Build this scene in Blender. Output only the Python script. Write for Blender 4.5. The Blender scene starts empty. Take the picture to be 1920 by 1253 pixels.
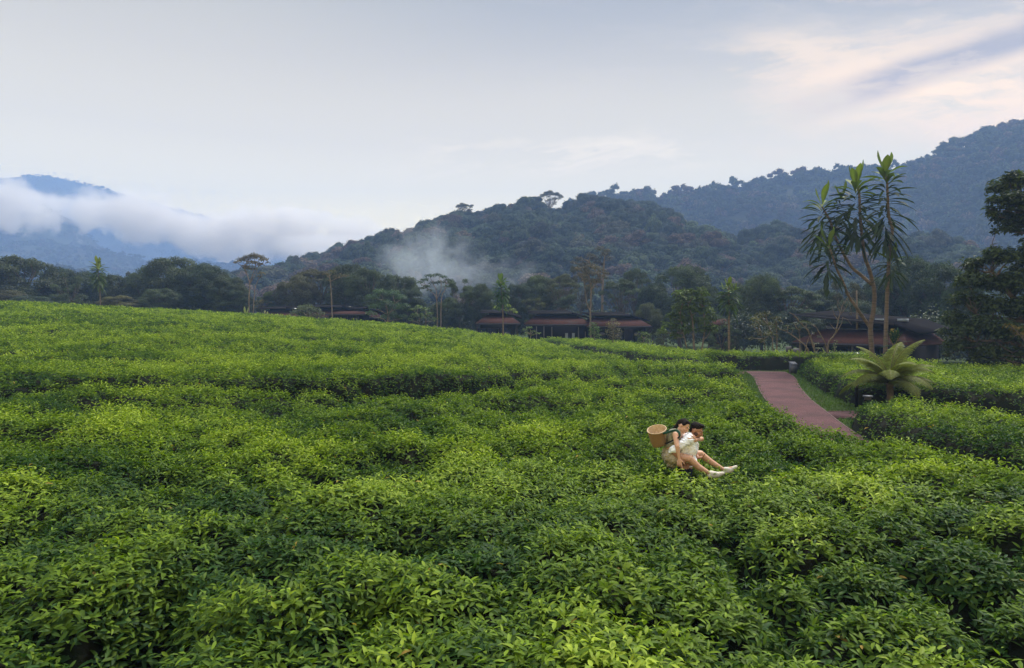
import bpy, math, random
import numpy as np
from mathutils import Vector, Matrix, Euler
R = math.radians
rng = np.random.default_rng(7)
random.seed(7)
S = bpy.context.scene
COL = S.collection

# ------------------------------------------------------------------ camera
CAMZ = 3.3
F = 1280.0                      # focal length in pixels of the 1920 wide photograph
PITCH = math.atan((626.5 - 597) / F)
cd = bpy.data.cameras.new('camera')
cd.sensor_width = 36; cd.lens = 36 * F / 1920; cd.clip_start = 0.05; cd.clip_end = 12000
cam = bpy.data.objects.new('camera', cd); COL.objects.link(cam)
cam.location = (0, 0, CAMZ); cam.rotation_euler = (math.pi / 2 - PITCH, 0, 0)
S.camera = cam

# ------------------------------------------------------------------ render and exposure
S.view_settings.view_transform = 'Standard'; S.view_settings.look = 'None'
S.view_settings.exposure = 0.30; S.view_settings.gamma = 1.0
S.render.engine = 'CYCLES'
S.cycles.use_denoising = True
S.cycles.max_bounces = 6; S.cycles.diffuse_bounces = 3; S.cycles.transmission_bounces = 3
S.cycles.glossy_bounces = 2; S.cycles.volume_bounces = 5; S.cycles.transparent_max_bounces = 8
S.cycles.volume_step_rate = 1.0; S.cycles.volume_max_steps = 96
S.cycles.caustics_reflective = False; S.cycles.caustics_refractive = False

# ------------------------------------------------------------------ sun
SUN_EL, SUN_AZ = 56.0, 42.0     # azimuth clockwise from +Y (view direction)
sd = bpy.data.lights.new('sun', 'SUN'); sd.energy = 5.0; sd.angle = R(20); sd.color = (1.0, 0.96, 0.90)
sun = bpy.data.objects.new('sun', sd); COL.objects.link(sun)
dv = Vector((math.sin(R(SUN_AZ)) * math.cos(R(SUN_EL)), math.cos(R(SUN_AZ)) * math.cos(R(SUN_EL)), math.sin(R(SUN_EL))))
sun.rotation_euler = dv.to_track_quat('Z', 'Y').to_euler()

# ------------------------------------------------------------------ node helper
class NT:
    def __init__(s, tree):
        s.t = tree; s.n = tree.nodes; s.l = tree.links
    def new(s, kind, **kw):
        n = s.n.new(kind)
        for k, v in kw.items():
            setattr(n, k, v)
        return n
    def put(s, sock, v):
        if isinstance(v, bpy.types.NodeSocket): s.l.new(v, sock)
        elif isinstance(v, (tuple, list)) and len(v) == 3 and sock.type == 'RGBA': sock.default_value = (*v, 1)
        else: sock.default_value = v
    def m(s, op, a, b=None, c=None, clamp=False):
        n = s.new('ShaderNodeMath', operation=op); n.use_clamp = clamp
        s.put(n.inputs[0], a)
        if b is not None: s.put(n.inputs[1], b)
        if c is not None: s.put(n.inputs[2], c)
        return n.outputs[0]
    def ss(s, x, a, b):            # smoothstep a..b
        n = s.new('ShaderNodeMapRange', interpolation_type='SMOOTHSTEP')
        s.put(n.inputs[0], x); n.inputs[1].default_value = a; n.inputs[2].default_value = b
        return n.outputs[0]
    def mix(s, f, a, b, bt='MIX'):
        n = s.new('ShaderNodeMix', data_type='RGBA', blend_type=bt)
        s.put(n.inputs[0], f); s.put(n.inputs[6], a); s.put(n.inputs[7], b)
        return n.outputs[2]
    def noise(s, vec, scale, detail=4, rough=0.55, dist=0.0):
        n = s.new('ShaderNodeTexNoise')
        if vec is not None: s.put(n.inputs['Vector'], vec)
        n.inputs['Scale'].default_value = scale; n.inputs['Detail'].default_value = detail
        n.inputs['Roughness'].default_value = rough; n.inputs['Distortion'].default_value = dist
        return n.outputs[0]
    def xyz(s, x, y, z=0.0):
        n = s.new('ShaderNodeCombineXYZ')
        s.put(n.inputs[0], x); s.put(n.inputs[1], y); s.put(n.inputs[2], z)
        return n.outputs[0]
    def ramp(s, x, stops):
        n = s.new('ShaderNodeValToRGB'); s.put(n.inputs[0], x)
        e = n.color_ramp.elements
        while len(e) < len(stops): e.new(0.5)
        for i, (p, c) in enumerate(stops):
            e[i].position = p; e[i].color = (*c, 1)
        return n.outputs[0]

def srgb(r, g, b):
    f = lambda c: (c / 255 / 12.92) if c / 255 < 0.04045 else ((c / 255 + 0.055) / 1.055) ** 2.4
    return (f(r), f(g), f(b))
def k10(c): return tuple(v * 10 for v in c)

# ------------------------------------------------------------------ world: daylight sky with a thin high veil and evening clouds
W = bpy.data.worlds.new('World'); S.world = W; W.use_nodes = True
wt = NT(W.node_tree); wt.n.clear()
sky = wt.new('ShaderNodeTexSky', sky_type='NISHITA'); sky.sun_disc = False
sky.sun_elevation = R(SUN_EL); sky.sun_rotation = R(SUN_AZ); sky.dust_density = 2.0
tc = wt.new('ShaderNodeTexCoord'); sep = wt.new('ShaderNodeSeparateXYZ'); wt.l.new(tc.outputs['Generated'], sep.inputs[0])
X, Y, Z = sep.outputs
ya = wt.m('MAXIMUM', Y, 0.15)
u = wt.m('DIVIDE', X, ya); v = wt.m('DIVIDE', Z, ya)
zc = wt.m('MAXIMUM', Z, 0.0)
SK = 0.86                       # brings the sky colours below to the chosen exposure
def k10(c): return tuple(v * 10 * SK for v in c)
def half(c): return tuple(v * .5 * SK for v in c)
veil = wt.ramp(zc, [(0.0, half((2.8, 2.15, .66))), (0.14, half((2.3, 1.80, .68))), (0.24, half((1.38, 1.10, .55))),
                    (0.34, half((.94, .77, .46))), (0.45, half((.58, .52, .37))), (0.60, (.50, .52, .54)), (1.0, (.66, .68, .71))])
sc10 = wt.new('ShaderNodeVectorMath', operation='SCALE'); wt.l.new(veil, sc10.inputs[0]); sc10.inputs['Scale'].default_value = 20.0
base = wt.mix(0.97, sky.outputs[0], sc10.outputs[0])
warp = wt.noise(wt.xyz(wt.m('MULTIPLY', u, 2.2), wt.m('MULTIPLY', v, 6.5)), 2.0, 6, 0.6)
w0 = wt.m('SUBTRACT', warp, 0.5)
up = wt.m('ADD', u, wt.m('MULTIPLY', w0, 0.35)); vp = wt.m('ADD', v, wt.m('MULTIPLY', w0, 0.10))
n1 = wt.noise(wt.xyz(wt.m('MULTIPLY', up, 3.2), wt.m('MULTIPLY', wt.m('SUBTRACT', vp, wt.m('MULTIPLY', up, 0.12)), 15.0)), 1.6, 7, 0.62)
n2 = wt.noise(wt.xyz(wt.m('MULTIPLY', up, 1.3), wt.m('MULTIPLY', vp, 7.0), 4.0), 1.5, 5, 0.6)
# darker blue-grey upper middle
dm = wt.m('MULTIPLY', wt.ss(v, 0.30, 0.50), wt.ss(u, -0.45, 0.15))
base = wt.mix(wt.m('MULTIPLY', dm, 0.50), base, k10((.33, .31, .31)))
# broad thin streaks all over
base = wt.mix(wt.m('MULTIPLY', wt.ss(n2, 0.48, 0.75), wt.m('MULTIPLY', wt.ss(u, -0.3, 0.5), 0.35)), base, k10((1.25, 1.0, .66)))
# pink cloud bank, upper right
def band(cu, cv, slope, hw, lo, hi, soft=0.06):
    line = wt.m('SUBTRACT', vp, wt.m('ADD', wt.m('MULTIPLY', wt.m('SUBTRACT', up, cu), slope), cv))
    a = wt.m('SUBTRACT', 1.0, wt.ss(wt.m('ABSOLUTE', line), hw * 0.25, hw * 1.5))
    return wt.m('MULTIPLY', a, wt.m('MULTIPLY', wt.ss(up, lo - soft, lo + soft), wt.m('SUBTRACT', 1.0, wt.ss(up, hi - soft, hi + soft))))
bank = band(0.5, 0.375, 0.03, 0.050, 0.33, 2.0, 0.05)
base = wt.mix(wt.m('MULTIPLY', bank, wt.ss(n1, 0.30, 0.56)), base, k10((1.36, 1.0, .56)))
bank2 = band(0.7, 0.43, 0.22, 0.030, 0.45, 2.0, 0.10)
base = wt.mix(wt.m('MULTIPLY', bank2, wt.ss(n1, 0.40, 0.62)), base, k10((1.22, .90, .53)))
top = band(0.6, 0.485, 0.05, 0.022, 0.35, 2.0, 0.1)
base = wt.mix(wt.m('MULTIPLY', top, wt.ss(n1, 0.42, 0.62)), base, k10((1.1, .82, .56)))
glow = band(0.72, 0.315, 0.0, 0.075, 0.46, 2.0, 0.14)
base = wt.mix(wt.m('MULTIPLY', glow, wt.ss(n1, 0.25, 0.6)), base, k10((2.0, 1.35, .62)))
grey = band(0.64, 0.375, 0.33, 0.024, 0.48, 2.0, 0.10)
base = wt.mix(wt.m('MULTIPLY', grey, wt.m('MULTIPLY', wt.ss(n1, 0.28, 0.62), 0.85)), base, k10((.44, .35, .27)))
low = band(0.12, 0.235, 0.03, 0.025, -0.15, 0.30, 0.10)
base = wt.mix(wt.m('MULTIPLY', low, wt.m('MULTIPLY', wt.ss(n1, 0.40, 0.62), 0.5)), base, k10((2.1, 1.6, .85)))
bg = wt.new('ShaderNodeBackground'); wt.l.new(base, bg.inputs[0]); bg.inputs[1].default_value = 0.098
wo = wt.new('ShaderNodeOutputWorld'); wt.l.new(bg.outputs[0], wo.inputs[0])

# ------------------------------------------------------------------ generic helpers
def ray(px, py):
    x = (px - 960) / F; y = (626.5 - py) / F
    c, s = math.cos(PITCH), math.sin(PITCH)
    return (x, c + y * s, y * c - s)
def P(px, py, D):
    r = ray(px, py); k = D / r[1]
    return Vector((r[0] * k, D, CAMZ + r[2] * k))
def XZ(px, py, D):
    p = P(px, py, D); return p.x, p.z

def tag(o, label=None, cat=None, group=None, kind=None):
    if label: o['label'] = label
    if cat: o['category'] = cat
    if group: o['group'] = group
    if kind: o['kind'] = kind
    return o
def empty(name, loc=(0, 0, 0), rz=0.0):
    o = bpy.data.objects.new(name, None); o.empty_display_size = 0.3
    COL.objects.link(o); o.location = loc; o.rotation_euler = (0, 0, rz)
    return o

class MB:
    """collects vertices / faces / colours; several arrays of tris and quads"""
    def __init__(s): s.V = []; s.C = []; s.T = []; s.Q = []; s.MT = []; s.MQ = []; s.n = 0
    def add(s, V, T=None, Q=None, col=(1, 1, 1), mi=0):
        V = np.asarray(V, np.float32).reshape(-1, 3); k = len(V)
        c = np.asarray(col, np.float32)
        if c.ndim == 1: c = np.tile(c, (k, 1))
        s.V.append(V); s.C.append(c)
        if T is not None and len(T):
            T = np.asarray(T, np.int64).reshape(-1, 3) + s.n; s.T.append(T); s.MT.append(np.full(len(T), mi, np.int32))
        if Q is not None and len(Q):
            Q = np.asarray(Q, np.int64).reshape(-1, 4) + s.n; s.Q.append(Q); s.MQ.append(np.full(len(Q), mi, np.int32))
        s.n += k
        return s
    def arrays(s):
        V = np.concatenate(s.V); C = np.concatenate(s.C)
        T = np.concatenate(s.T) if s.T else np.zeros((0, 3), np.int64)
        Q = np.concatenate(s.Q) if s.Q else np.zeros((0, 4), np.int64)
        return V, C, T, Q
    def mesh(s, name, mats, smooth=False):
        V, C, T, Q = s.arrays()
        me = bpy.data.meshes.new(name)
        me.vertices.add(len(V)); me.vertices.foreach_set('co', V.ravel())
        nl = T.size + Q.size; me.loops.add(nl)
        me.loops.foreach_set('vertex_index', np.concatenate([T.ravel(), Q.ravel()]).astype(np.int32))
        me.polygons.add(len(T) + len(Q))
        st = np.concatenate([np.arange(len(T)) * 3, len(T) * 3 + np.arange(len(Q)) * 4]).astype(np.int32)
        me.polygons.foreach_set('loop_start', st)
        mi = np.concatenate((s.MT or []) + (s.MQ or [])) if (s.MT or s.MQ) else np.zeros(0, np.int32)
        for m in (mats if isinstance(mats, (list, tuple)) else [mats]): me.materials.append(m)
        me.polygons.foreach_set('material_index', mi.astype(np.int32))
        if smooth: me.polygons.foreach_set('use_smooth', np.ones(len(T) + len(Q), bool))
        a = me.attributes.new('Col', 'FLOAT_COLOR', 'POINT')
        a.data.foreach_set('color', np.concatenate([C, np.ones((len(C), 1), np.float32)], 1).ravel())
        me.update(calc_edges=True); me.validate()
        return me
    def build(s, name, mats, parent=None, smooth=False, loc=None):
        o = bpy.data.objects.new(name, s.mesh(name, mats, smooth)); COL.objects.link(o)
        if parent: o.parent = parent
        if loc is not None: o.location = loc
        return o
    # shapes
    def box(s, x0, x1, y0, y1, z0, z1, col=(1, 1, 1), mi=0):
        V = [(x, y, z) for z in (z0, z1) for y in (y0, y1) for x in (x0, x1)]
        Q = [(0, 2, 3, 1), (4, 5, 7, 6), (0, 1, 5, 4), (2, 6, 7, 3), (0, 4, 6, 2), (1, 3, 7, 5)]
        return s.add(V, Q=Q, col=col, mi=mi)
    def hexa(s, P8, col=(1, 1, 1), mi=0):   # bottom 4 then top 4, both counter-clockwise
        Q = [(3, 2, 1, 0), (4, 5, 6, 7), (0, 1, 5, 4), (1, 2, 6, 5), (2, 3, 7, 6), (3, 0, 4, 7)]
        return s.add(P8, Q=Q, col=col, mi=mi)
    def tube(s, pts, rad, n=6, col=(1, 1, 1), mi=0, cap=True):
        pts = np.asarray(pts, float); m = len(pts)
        rad = np.full(m, rad) if np.isscalar(rad) else np.asarray(rad, float)
        d = np.gradient(pts, axis=0); d /= np.linalg.norm(d, axis=1)[:, None] + 1e-9
        up = np.array([0.0, 0.0, 1.0]) if abs(d[0, 2]) < 0.9 else np.array([1.0, 0, 0])
        a = np.cross(d, up); a /= np.linalg.norm(a, axis=1)[:, None] + 1e-9
        b = np.cross(d, a)
        th = np.linspace(0, 2 * np.pi, n, endpoint=False)
        V = pts[:, None, :] + rad[:, None, None] * (np.cos(th)[None, :, None] * a[:, None, :] + np.sin(th)[None, :, None] * b[:, None, :])
        Q = []
        for i in range(m - 1):
            for j in range(n):
                k = (j + 1) % n
                Q.append((i * n + j, i * n + k, (i + 1) * n + k, (i + 1) * n + j))
        V = V.reshape(-1, 3); T = []
        if cap:
            V = np.concatenate([V, pts[:1], pts[-1:]]); c0 = m * n; c1 = c0 + 1
            for j in range(n):
                k = (j + 1) % n
                T.append((c0, k, j)); T.append((c1, (m - 1) * n + j, (m - 1) * n + k))
        return s.add(V, T=T, Q=Q, col=col, mi=mi)

def unit(a): return a / (np.linalg.norm(a, axis=-1, keepdims=True) + 1e-9)
def leaves(mb, pos, nrm, L, Wd, col, axis=None, fold=0.12, droop=0.0, mi=0):
    """one bent diamond per leaf; nrm = leaf-plane normal, axis = growing direction (random when None)"""
    n = len(pos)
    if n == 0: return
    nrm = unit(nrm)
    if axis is None: axis = rng.normal(size=(n, 3))
    a = unit(axis - nrm * np.sum(axis * nrm, 1, keepdims=True))
    b = np.cross(nrm, a)
    L = np.broadcast_to(np.asarray(L, float).reshape(-1, 1), (n, 1)); Wd = np.broadcast_to(np.asarray(Wd, float).reshape(-1, 1), (n, 1))
    V = np.stack([pos, pos + a * L * 0.45 + b * Wd * 0.5 + nrm * L * fold, pos + a * L - nrm * L * droop, pos + a * L * 0.45 - b * Wd * 0.5 + nrm * L * fold], 1)
    i = np.arange(n)[:, None] * 4
    T = np.concatenate([i + np.array([[0, 1, 2]]), i + np.array([[0, 2, 3]])])
    mb.add(V.reshape(-1, 3), T=T, col=np.repeat(np.asarray(col, np.float32), 4, 0), mi=mi)
def leaves_hi(mb, pos, nrm, L, Wd, col, axis, mi=0):
    """curved folded leaf of 8 vertices for plants close to the camera"""
    n = len(pos); nrm = unit(nrm)
    a = unit(axis - nrm * np.sum(axis * nrm, 1, keepdims=True)); b = np.cross(nrm, a)
    L = np.asarray(L).reshape(-1, 1); Wd = np.asarray(Wd).reshape(-1, 1)
    cv = rng.uniform(0.10, 0.42, (n, 1))
    def pt(t, w, lift): return pos + a * L * t * (1 - 0.15 * cv * t) - nrm * L * cv * t * t * 1.1 + b * Wd * 0.5 * w + nrm * Wd * lift
    V = np.stack([pt(0, 0, 0), pt(.32, -.92, .16), pt(.32, 0, 0), pt(.32, .92, .16), pt(.68, -.78, .13), pt(.68, 0, 0), pt(.68, .78, .13), pt(1, 0, 0)], 1)
    i = np.arange(n)[:, None] * 8
    T = np.concatenate([i + np.array([t]) for t in ((0, 2, 1), (0, 3, 2), (4, 5, 7), (5, 6, 7))])
    Q = np.concatenate([i + np.array([t]) for t in ((1, 2, 5, 4), (2, 3, 6, 5))])
    mb.add(V.reshape(-1, 3), T=T, Q=Q, col=np.repeat(np.asarray(col, np.float32), 8, 0), mi=mi)

# ---- numpy noise
def h2(i, j, k=0):
    n = (i.astype(np.int64) * 374761393 + j.astype(np.int64) * 668265263 + k * 974634777) & 0xffffffff
    n = ((n ^ (n >> 13)) * 1274126177) & 0xffffffff
    n = (n ^ (n >> 16)) & 0xffffffff
    return n / 4294967295.0
def vnoise(x, y, k=0):
    i = np.floor(x); j = np.floor(y); fx = x - i; fy = y - j
    fx = fx * fx * (3 - 2 * fx); fy = fy * fy * (3 - 2 * fy)
    a = h2(i, j, k); b = h2(i + 1, j, k); c = h2(i, j + 1, k); d = h2(i + 1, j + 1, k)
    return (a * (1 - fx) + b * fx) * (1 - fy) + (c * (1 - fx) + d * fx) * fy
def fbm(x, y, k=0, o=4):
    s = 0; a = 0.5; t = 0
    for q in range(o):
        s = s + a * vnoise(x * 2 ** q + q * 7.3, y * 2 ** q + q * 3.1, k + q); t += a; a *= 0.5
    return s / t
def sst(x, a, b):
    t = np.clip((x - a) / (b - a), 0, 1); return t * t * (3 - 2 * t)

# ------------------------------------------------------------------ terrain
def ground(x, y):
    x = np.asarray(x, float); y = np.asarray(y, float)
    g = np.interp(-x, [-6, 0, 4, 10, 20, 30, 56, 110], [0, 0.08, 0.42, 1.05, 1.75, 2.35, 3.75, 4.6])
    t = g * sst(y, 12, 72) * (1 - 0.62 * sst(y, 84, 104))
    t = t - 1.3 * sst(y, 44, 53) * sst(x, 11, 19)
    return t
def gz(x, y): return float(ground(x, y))

# ------------------------------------------------------------------ materials
def mat(name):
    m = bpy.data.materials.new(name); m.use_nodes = True
    t = NT(m.node_tree); t.n.clear()
    return m, t
def out(t, sh, bump=None):
    o = t.new('ShaderNodeOutputMaterial'); t.l.new(sh, o.inputs[0])
def leaf_mat(name, rough=0.5, spec=0.35, trans=0.25, scale=9.0):
    m, t = mat(name)
    at = t.new('ShaderNodeAttribute', attribute_name='Col'); oi = t.new('ShaderNodeObjectInfo')
    c = t.mix(1.0, at.outputs['Color'], oi.outputs['Color'], 'MULTIPLY')
    tcn = t.new('ShaderNodeTexCoord')
    nz = t.noise(tcn.outputs['Object'], scale, 3)
    c = t.mix(1.0, c, t.mix(nz, (0.72, 0.72, 0.72), (1.25, 1.25, 1.25)), 'MULTIPLY')
    p = t.new('ShaderNodeBsdfPrincipled'); t.put(p.inputs['Base Color'], c)
    p.inputs['Roughness'].default_value = rough; p.inputs['Specular IOR Level'].default_value = spec
    tr = t.new('ShaderNodeBsdfTranslucent'); t.put(tr.inputs[0], t.mix(1.0, c, (1.25, 1.35, 0.55), 'MULTIPLY'))
    mx = t.new('ShaderNodeMixShader'); mx.inputs[0].default_value = trans
    t.l.new(p.outputs[0], mx.inputs[1]); t.l.new(tr.outputs[0], mx.inputs[2])
    out(t, mx.outputs[0]); return m
def plain(name, c1, c2=None, scale=5.0, rough=0.7, spec=0.3, bump=0.0, bscale=None, detail=5, metal=0.0, stretch=None):
    m, t = mat(name)
    tcn = t.new('ShaderNodeTexCoord'); vec = tcn.outputs['Object']
    if stretch:
        mp = t.new('ShaderNodeMapping'); mp.inputs['Scale'].default_value = stretch; t.l.new(vec, mp.inputs[0]); vec = mp.outputs[0]
    nz = t.noise(vec, scale, detail)
    c = t.mix(t.ss(nz, 0.3, 0.7), c1, c2 or tuple(v * 0.7 for v in c1))
    p = t.new('ShaderNodeBsdfPrincipled'); t.put(p.inputs['Base Color'], c)
    p.inputs['Roughness'].default_value = rough; p.inputs['Specular IOR Level'].default_value = spec; p.inputs['Metallic'].default_value = metal
    if bump:
        b = t.new('ShaderNodeBump'); b.inputs['Strength'].default_value = bump; b.inputs['Distance'].default_value = 0.05
        t.put(b.inputs['Height'], t.noise(vec, bscale or scale * 3, 5)); t.l.new(b.outputs[0], p.inputs['Normal'])
    out(t, p.outputs[0]); return m

M_tea = leaf_mat('tea_leaf', 0.55, 0.13, 0.30, 14)
M_teabase = plain('tea_inner_shade', (0.008, 0.013, 0.005), (0.014, 0.012, 0.007), 6, 0.95, 0.1, 0.6, 20)  # near-black sheet below the leaves, bush interior shade put into its colour
M_leaf = leaf_mat('tree_leaf', 0.55, 0.3, 0.22, 0.35)
M_forest = leaf_mat('forest_leaf', 0.85, 0.08, 0.15, 0.3)
M_big = leaf_mat('broad_leaf', 0.62, 0.18, 0.25, 2.0)
M_bark = plain('bark_pale', (0.22, 0.175, 0.135), (0.12, 0.095, 0.075), 4, 0.9, 0.2, 0.5, 12, stretch=(1, 1, 0.4))
M_bark_dark = plain('bark_dark', (0.13, 0.10, 0.08), (0.06, 0.05, 0.04), 3, 0.9, 0.2, 0.5, 12)
M_bark_red = plain('bark_ringed', (0.19, 0.145, 0.11), (0.10, 0.076, 0.06), 3.0, 0.85, 0.2, 0.8, 5, stretch=(0.3, 0.3, 4))

# ground: short grass and earth
m, t = mat('ground_grass')
tcn = t.new('ShaderNodeTexCoord'); ob = tcn.outputs['Object']
na = t.noise(ob, 0.6, 6, 0.65); nb = t.noise(ob, 9, 6, 0.7); nc = t.noise(ob, 60, 3)
c = t.mix(t.ss(nb, 0.3, 0.7), (0.030, 0.055, 0.014), (0.055, 0.080, 0.020))
c = t.mix(t.m('MULTIPLY', t.ss(na, 0.52, 0.72), 0.8), c, (0.045, 0.033, 0.020))
p = t.new('ShaderNodeBsdfPrincipled'); t.put(p.inputs['Base Color'], c); p.inputs['Roughness'].default_value = 0.95; p.inputs['Specular IOR Level'].default_value = 0.1
b = t.new('ShaderNodeBump'); b.inputs['Strength'].default_value = 0.8; b.inputs['Distance'].default_value = 0.05; t.put(b.inputs['Height'], nc); t.l.new(b.outputs[0], p.inputs['Normal'])
out(t, p.outputs[0]); M_ground = m
# path: red crushed stone
m, t = mat('path_gravel')
tcn = t.new('ShaderNodeTexCoord'); ob = tcn.outputs['Object']
na = t.noise(ob, 0.9, 5, 0.6); nb = t.noise(ob, 45, 4, 0.75)
vo = t.new('ShaderNodeTexVoronoi'); t.l.new(ob, vo.inputs['Vector']); vo.inputs['Scale'].default_value = 42
c = t.mix(nb, (0.066, 0.029, 0.032), (0.128, 0.060, 0.062))
c = t.mix(t.m('MULTIPLY', t.ss(vo.outputs['Color'], 0.6, 1.0), 0.5), c, (0.28, 0.17, 0.16))
c = t.mix(t.m('MULTIPLY', t.ss(na, 0.40, 0.66), 0.65), c, (0.055, 0.032, 0.030))
p = t.new('ShaderNodeBsdfPrincipled'); t.put(p.inputs['Base Color'], c); p.inputs['Roughness'].default_value = 0.9; p.inputs['Specular IOR Level'].default_value = 0.15
b = t.new('ShaderNodeBump'); b.inputs['Strength'].default_value = 0.7; b.inputs['Distance'].default_value = 0.02; t.put(b.inputs['Height'], vo.outputs[0]); t.l.new(b.outputs[0], p.inputs['Normal'])
out(t, p.outputs[0]); M_path = m
M_kerb = plain('kerb_stone', (0.16, 0.10, 0.095), (0.10, 0.065, 0.06), 8, 0.9, 0.2, 0.4)
M_hill = plain('hill_forest_floor', (0.020, 0.032, 0.016), (0.035, 0.036, 0.022), 0.02, 0.95, 0.1)

# ------------------------------------------------------------------ ground sheet
def grid_mesh(xs, ys, zf):
    Xg, Yg = np.meshgrid(xs, ys); Zg = zf(Xg, Yg)
    V = np.stack([Xg, Yg, Zg], -1).reshape(-1, 3)
    nx = len(xs); i = (np.arange(len(ys) - 1)[:, None] * nx + np.arange(nx - 1)[None, :]).ravel()
    return V, np.stack([i, i + 1, i + nx + 1, i + nx], 1)
xs = np.concatenate([[-1750, -900, -400, -200], np.arange(-130, 90.1, 2.0), [150, 250, 400, 900, 1750]])
ys = np.concatenate([[-90, -30], np.arange(-6, 130, 2.0), [160, 200, 300, 600, 1200, 2080]])
mb = MB(); V, Q = grid_mesh(xs, ys, ground); mb.add(V, Q=Q)
tag(mb.build('ground', M_ground, smooth=True), kind='structure')

# ------------------------------------------------------------------ path
def catmull(pts, n=10):
    pts = [np.array(p, float) for p in pts]; q = [2 * pts[0] - pts[1]] + pts + [2 * pts[-1] - pts[-2]]
    o = []
    for i in range(1, len(q) - 2):
        for k in range(n):
            t = k / n; a, b, c, d = q[i - 1], q[i], q[i + 1], q[i + 2]
            o.append(0.5 * (2 * b + (c - a) * t + (2 * a - 5 * b + 4 * c - d) * t * t + (3 * b - a - 3 * c + d) * t ** 3))
    o.append(pts[-1]); return np.array(o)
cl = catmull([(10.6, 7.5, 1.4), (9.3, 11.5, 1.4), (8.4, 15.5, 1.35), (8.75, 18, 1.4), (9.35, 20.8, 1.5), (10.2, 24, 1.6), (11.3, 28, 1.7), (12.9, 33, 1.85), (14.6, 38.0, 2.1), (15.6, 42.0, 2.2)], 8)
def ribbon(c, z0, lift):
    d = np.gradient(c[:, :2], axis=0); d /= np.linalg.norm(d, axis=1)[:, None]; nn = np.stack([-d[:, 1], d[:, 0]], 1)
    V = []
    for i in range(len(c)):
        for s in (-1, -0.5, 0, 0.5, 1):
            x, y = c[i, :2] + nn[i] * s * c[i, 2] / 2; V.append((x, y, gz(x, y) + lift))
    Q = [(i * 5 + j, i * 5 + j + 1, (i + 1) * 5 + j + 1, (i + 1) * 5 + j) for i in range(len(c) - 1) for j in range(4)]
    return V, Q, nn
mb = MB(); V, Q, nn = ribbon(cl, 0, 0.03); mb.add(V, Q=Q)
mb.box(10.55, 13.4, 22.35, 23.85, 0.005, 0.026)
# turn to the left at the far end
c2 = catmull([(15.6, 41.6, 1.6), (13.5, 41.0, 1.5), (11.9, 38.5, 1.3), (12.0, 36, 1.2)], 6)
V, Q, _ = ribbon(c2, 0, 0.022); mb.add(V, Q=Q)
tag(mb.build('path', M_path), kind='structure')
mb = MB()
for sgn in (-1, 1):
    pts = cl[:, :2] + nn * sgn * (cl[:, 2:3] / 2 + 0.03)
    mb.tube([(x, y, gz(x, y) + 0.018) for x, y in pts], 0.028, 5)
for (a, b_) in (((10.9, 22.3), (13.4, 22.3)), ((11.1, 23.9), (13.4, 23.9))):
    mb.tube([(a[0], a[1], 0.02), (b_[0], b_[1], 0.02)], 0.035, 5)
tag(mb.build('path_edging', M_kerb), kind='structure')

# ------------------------------------------------------------------ tea beds
def pdist(x, y, poly):
    """signed distance, positive inside"""
    poly = np.asarray(poly, float); d2 = np.full(x.shape, 1e9); inside = np.zeros(x.shape, bool)
    for i in range(len(poly)):
        a = poly[i]; b = poly[(i + 1) % len(poly)]; e = b - a
        t = np.clip(((x - a[0]) * e[0] + (y - a[1]) * e[1]) / (e @ e), 0, 1)
        d2 = np.minimum(d2, (x - a[0] - t * e[0]) ** 2 + (y - a[1] - t * e[1]) ** 2)
        c = ((a[1] > y) != (b[1] > y)) & (x < (b[0] - a[0]) * (y - a[1]) / (b[1] - a[1] + 1e-12) + a[0])
        inside ^= c
    return np.where(inside, 1, -1) * np.sqrt(d2)
def worley(x, y, s, k=0):
    i0 = np.floor(x / s); j0 = np.floor(y / s)
    f1 = np.full(x.shape, 9.0); f2 = np.full(x.shape, 9.0); idv = np.zeros(x.shape)
    for di in (-1, 0, 1):
        for dj in (-1, 0, 1):
            i = i0 + di; j = j0 + dj
            cx = (i + 0.15 + 0.7 * h2(i, j, k + 1)) * s; cy = (j + 0.15 + 0.7 * h2(i, j, k + 2)) * s
            d = np.hypot(x - cx, y - cy); hh = h2(i, j, k + 3)
            nw = d < f1
            f2 = np.where(nw, f1, np.minimum(f2, d)); idv = np.where(nw, hh, idv); f1 = np.where(nw, d, f1)
    return f1, f2, idv
HOLES = []   # x, y, rx, ry, depth : gaps between bushes
def hole(px, py, wpx, hpx, dep):
    D = 2.4 * F / (py - 597); HOLES.append(((px - 960) / F * D, D, wpx / F * D / 2, max(0.15, hpx / F * D * D / 2.4 * 0.6), dep * 1.15))
for a in ((255, 1165, 130, 70, .75), (330, 1120, 120, 30, .4), (770, 1040, 110, 34, .5), (1420, 1105, 90, 60, .7), (520, 1145, 70, 40, .6), (1350, 1032, 120, 30, .45),
          (1010, 985, 80, 22, .35), (560, 965, 120, 22, .35), (440, 940, 80, 22, .4), (760, 905, 70, 26, .6), (30, 1010, 60, 50, .5), (1790, 1210, 90, 50, .6),
          (1490, 845, 60, 24, .55), (300, 905, 90, 20, .35), (890, 1130, 100, 25, .4), (1180, 1200, 110, 35, .5), (1640, 1120, 120, 30, .45), (1250, 905, 100, 26, .5),
          (1120, 870, 60, 20, .5), (430, 860, 60, 20, .5), (690, 1190, 90, 30, .5), (1780, 1000, 110, 26, .4), (1560, 990, 90, 24, .4)):
    hole(*a)
HOLES.append((2.28, 10.62, 0.42, 0.30, 0.75)); HOLES.append((2.50, 9.75, 0.75, 0.50, 0.24)); HOLES.append((2.62, 10.15, 0.35, 0.2, 0.2)); HOLES.append((3.2, 10.1, 0.45, 0.35, 0.10)); HOLES.append((3.35, 10.75, 0.40, 0.32, 0.22))
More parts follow.
